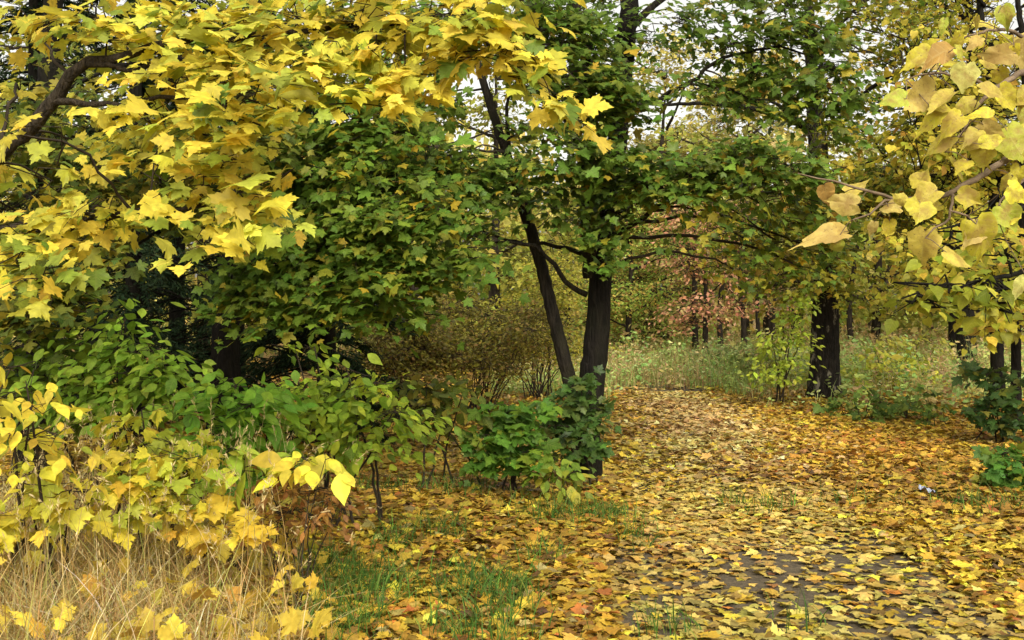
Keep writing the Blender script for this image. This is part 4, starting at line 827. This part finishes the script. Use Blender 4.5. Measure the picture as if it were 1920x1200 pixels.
shrub('maple_sapling', 'bright green maple sapling low at the right edge, nearer than the dark one', 'sapling', 1905, 9.4,
      [(1880, 850, 9.3, 34, 20, 26), (1910, 870, 9.2, 30, 24, 30), (1875, 890, 9.2, 30, 18, 22), (1915, 910, 9.1, 30, 20, 22), (1950, 880, 9.2, 30, 30, 22)], dict(SP_GRN, size=.10, mult=1.6, spray=.24, per=7, colour=[(5, .08, .21, .03), (4, .12, .25, .03), (1, .3, .3, .03)]), 4)
for px, d, lab, hh in [(1640, 15.8, 'dark stemmed seedling right of the path with a few green leaves', 60), (1748, 15.2, 'upright green seedling between the path and the right edge saplings', 62), (1700, 16.2, 'low spreading green seedling between two upright ones', 30), (1600, 16.6, 'small dark leafed seedling nearest the lichen spotted trunk', 36)]:
    yb = HOR + EYE * F / d
    shrub('small_seedling', lab, 'seedling', px, d, [(px + rng.normal(0, 12), yb - hh, d, 22, 12, 12), (px + rng.normal(0, 16), yb - hh * .6, d, 34, 12, 16), (px + rng.normal(0, 16), yb - hh * .3, d, 30, 10, 12)], dict(SP_GRN, tpl='maple_mid', size=.08, mult=1.8, spray=.22, per=6, colour=[(4, .08, .15, .025), (3, .16, .24, .04), (1, .3, .28, .04)]), 3, r=.007)
for k, (px, d, lab) in enumerate([(1560, 22.5, 'leafy yellow green bush just behind the lichen spotted trunk'), (1680, 23, 'yellow green bush on the leaf strewn rise right of the spotted trunk'), (1740, 27, 'pale yellow bush farther back on the rise'), (1330, 27, 'low grey green bush among the meadow grass'), (1420, 24.5, 'olive weed clump left of the pale sapling')]):
    yb = HOR + EYE * F / d; H = [60, 70, 70, 60, 60][k]
    cs = [(px + rng.normal(0, 44), yb - rng.uniform(6, H), d + rng.normal(0, .5), 34, 14, 26) for _ in range(13)]
    shrub('low_bush', lab, 'bush', px, d, cs, dict(SP_SH, tpl='oval_low', size=.15, spray=.4, colour=[[(4, .44, .52, .05), (3, .58, .56, .07)], [(4, .50, .55, .06), (3, .64, .60, .08)], [(4, .62, .58, .10), (2, .50, .54, .08)], [(4, .22, .28, .10), (3, .3, .34, .12)], [(4, .16, .22, .05), (3, .26, .28, .06)]][k]), 8, r=.012)

rng = np.random.default_rng(113)
# ================================================================== background trees
def bg_tree(px, d, h, cr, label, pal, n=3200, tsize=.22, r=.16, low=.25, name='autumn_tree', tpl='diamond', lean=0, group='trees beyond the clearing', ncl=34):
    base = G(px, d); base[2] -= .05; top = base + np.array([lean, 0, h])
    P = [base, base + (top - base) * .25 + rng.normal(0, .06, 3), base + (top - base) * .55 + rng.normal(0, .1, 3), top * .9 + base * .1]
    bones = [(P, [r, r * .85, r * .55, r * .12])]; pts = spline(P, [r] * 4, .3)[0]; cs = []
    for k in range(10):
        t = low + (.92 - low) * (k + .5) / 10; a = base + (top - base) * t; az = k * 2.4 + rng.random(); L = cr * (1.05 - abs(t - .5)) * rng.uniform(.6, 1)
        e = a + np.array([math.cos(az) * L, math.sin(az) * L, L * rng.uniform(.2, .6)])
        bones.append(([a, (a + e) / 2 + [0, 0, -.05 * L], e], [r * .35, r * .2, r * .06]))
    for k in range(ncl):
        t = low + (1.0 - low) * rng.random(); z = h * t; rr = cr * math.sin(math.pi * min(1, (t - low) / (1.08 - low) * .86 + .14)) ** .6 * math.sqrt(rng.random()); az = rng.random() * 6.28
        cs.append((base + np.array([lean * t + math.cos(az) * rr, math.sin(az) * rr, z]), cr * .30, cr * .17, n // ncl))
    return build_plant(name, label, 'tree', base, bones, cs, dict(tpl=tpl, size=tsize, spray=.8, per=12, droop=.3, colour=pal, twig=.012, curl=.2, tilt=.6), M_HAZEBARK, group=group, mat=M_LEAF, flare=.2, sides=10)

PALE = [(5, .66, .56, .14), (4, .56, .52, .14), (2, .46, .48, .12), (1, .64, .46, .16)]
OLIV = [(4, .34, .36, .05), (3, .46, .41, .07), (2, .22, .26, .04)]
ORNG = [(3, .74, .52, .12), (5, .46, .58, .10), (2, .78, .46, .14), (6, .34, .52, .09)]
RED = [(6, .80, .40, .24), (4, .76, .33, .20), (4, .50, .40, .12), (3, .34, .36, .10)]
GRY = [(4, .40, .46, .13), (3, .52, .50, .18), (2, .56, .42, .18)]
for a in [(1250, 44, 13.0, 4.8, 'pale golden tree rising highest beyond the clearing', PALE, 15000, .2, .2, .12),
          (1400, 47, 13.0, 4.8, 'pale yellow tree beyond the clearing, right of the highest golden one', PALE, 14000, .2, .2, .12),
          (1180, 33, 5.4, 2.1, 'green and orange tree at the left end of the clearing, close to the central trunk', ORNG, 15000, .10, .12, .10),
          (1236, 38, 5.0, 1.7, 'orange tinted low tree between the green and the reddish one', ORNG, 12000, .10, .12, .10),
          (1322, 28.5, 4.7, 1.6, 'reddish pink leaved tree in the middle of the clearing edge', RED, 4200, .11, .09, .30),
          (1390, 37, 5.6, 2.2, 'rusty sparse tree right of the reddish one', [(3, .40, .24, .12), (3, .28, .24, .10), (2, .46, .22, .12)], 3600, .11, .10, .32),
          (1440, 39, 6.0, 2.2, 'grey green tree behind the pale sapling', GRY, 2600, .17, .14, .36),
          (1640, 38, 8.0, 3.0, 'olive yellow tree behind the lichen spotted trunk', OLIV, 2800, .22, .18, .15),
          (1740, 42, 9.0, 3.4, 'olive tree in the gap left of the stout right hand trunk', OLIV, 2600, .24, .2, .2),
          (1860, 36, 9.0, 3.4, 'yellow green tree behind the thin right edge trunks', OLIV, 3000, .22, .2, .15),
          (1950, 30, 8.0, 3.2, 'yellowing tree cut by the right edge', PALE, 2400, .2, .18, .15),
          (1060, 40, 6.5, 3.0, 'yellow tree glimpsed between the twin trunks', PALE, 2600, .22, .16, .12),
          (930, 30, 10.5, 3.2, 'yellow olive tree seen through the boughs left of the leaning stem', OLIV, 5200, .18, .16, .12),
          (780, 27, 10.5, 3.4, 'olive tree behind the drooping green maple', OLIV, 2600, .2, .18, .1),
          (600, 28, 8.0, 3.4, 'yellowing tree deep behind the green maple boughs', OLIV, 2600, .2, .18, .1),
          (380, 26, 9.0, 3.6, 'olive tree deep behind the shaded spruces', OLIV, 2600, .2, .18, .1),
          (180, 24, 9.5, 3.6, 'yellow green tree deep behind the left edge maple', OLIV, 2600, .2, .18, .1),
          (-20, 22, 9.5, 3.2, 'olive tree at the left edge beyond the spruces', OLIV, 2400, .2, .18, .1)]:
    bg_tree(*a)
# slim dark trunks at the wood's edge
for px, d, r, lab in [(1305, 31.5, .17, 'dark forked trunk under the reddish leaves'), (1355, 32, .15, 'dark trunk right of the reddish tree'), (1397, 31, .14, 'brown trunk in the middle of the wood edge'), (1424, 34, .12, 'thin brown trunk left of the pale sapling'), (1450, 33, .10, 'thinnest trunk just left of the pale sapling'), (1600, 33, .16, 'dark trunk right behind the spotted trunk')]:
    bg_tree(px, d, 7.5, 1.7, lab, GRY if px > 1320 else OLIV, 420, .2, r * .62, .5, name='slim_tree', ncl=12)

rng = np.random.default_rng(114)
# distant wood: one mass
n = 64000
ang = rng.uniform(-34, 34, n); dist = rng.uniform(50, 85, n); x = dist * np.tan(np.radians(ang)); y = dist
hmax = 6.5 + 3.5 * vnoise(x, y * .3, 7, 51) + np.where(x < 2, 3, 1.5)
z = gh(x, y) + hmax * rng.random(n) ** .85
pn = vnoise(x, z * 1.5 + y * .2, 6, 52)
c1, c2, c3 = palette(n, PALE, .2), palette(n, OLIV, .2), palette(n, ORNG, .2)
col = np.where((pn < .4)[:, None], c2, np.where((pn < .75)[:, None], c1, c3))
keep = rng.random(n) < .35 + .8 * vnoise(x, z + y * .15, 2.5, 53)
pos = np.stack([x, y, z], -1)[keep]; m = len(pos)
A = leaf_arrays('diamond', pos, rng.normal(size=(m, 3)), rng.normal(0, .6, (m, 3)) + [0, -.5, .8], rng.uniform(.35, .75, m), col[keep], .2)
o = link('distant_woods', mesh_np('distant_woods', *A), None, [M_LEAF]); tag(o, 'hazy autumn woods closing the view behind the clearing', 'woods', kind='stuff')
segs = []
for k in range(150):
    d = rng.uniform(48, 80); x = d * math.tan(R(rng.uniform(-32, 32))); b = np.array([x, d, float(gh(x, d)) - .05]); h = rng.uniform(4, 9)
    segs.append((np.array([b, b + [rng.normal(0, .2), 0, h * .5], b + [rng.normal(0, .4), 0, h]]), np.array([.17, .12, .03]) * rng.uniform(.7, 1.3)))
V, q = twig_mesh(segs, 7)
t = link('trunks', mesh_np('trunks', V, q), o, [M_HAZEBARK]); t['kind'] = 'stuff'

# forest floor scrub under the woods (ground cover seen between the trunks)
n = 9000; y = rng.uniform(30, 52, n); x = rng.uniform(-.55, .56, n) * y; h = rng.uniform(.1, 1.1, n) * (.3 + vnoise(x, y, 3, 61))
pos = np.stack([x, y, gh(x, y) + h], -1)
A = leaf_arrays('diamond', pos, rng.normal(size=(n, 3)), rng.normal(0, .5, (n, 3)) + [0, -.3, 1], rng.uniform(.15, .35, n), palette(n, [(4, .28, .30, .07), (3, .40, .34, .10), (2, .44, .26, .10), (2, .16, .2, .05)], .2), .2)
o = link('undergrowth', mesh_np('undergrowth', *A), None, [M_LEAF]); tag(o, 'low undergrowth along the wood edge', 'undergrowth', kind='stuff')

# ------------------------------------------------------------------ litter: pale blue scrap of wrapper
b = G(1738, F * EYE / (938 - HOR)); b[2] += .055
gxs, gys = np.meshgrid(np.linspace(-.065, .065, 9), np.linspace(-.03, .03, 6))
zz = .018 * np.sin(gxs * 90) * np.cos(gys * 120) + .02 * rng.random(gxs.shape) + gxs * -.35
V = np.stack([gxs, gys, zz], -1).reshape(-1, 3); i = (np.arange(5)[:, None] * 9 + np.arange(8)[None]).ravel(); q = np.stack([i, i + 1, i + 10, i + 9], -1)
me = mesh_np('litter_wrapper', V + b, q, origin=b)
M_WRAP = noise_mat('pale_blue_wrapper', [(.20, .23, .33), (.42, .45, .55)], 40, rough=.35)
o = link('litter_wrapper', me, None, [M_WRAP]); o.location = b; o.rotation_euler = (0, 0, R(-25))
tag(o, 'crumpled pale blue wrapper lying on brown leaves right of the path', 'wrapper')
md = o.modifiers.new('thickness', 'SOLIDIFY'); md.thickness = .0015

# pale broken stick leaning out of the straw
a_ = np.array([*G(560, 5.35)[:2], 0]); a_[2] = float(gh(a_[0], a_[1])) - .01
st = tube_obj('fallen_stick', [a_, a_ + [-.03, .02, .12], a_ + [-.075, .03, .25]], [.0065, .006, .005], M_LTWIG, None, sides=8, step=.03, rough=.05)
tag(st, 'pale broken stick standing out of the litter beside the dry grass', 'stick')
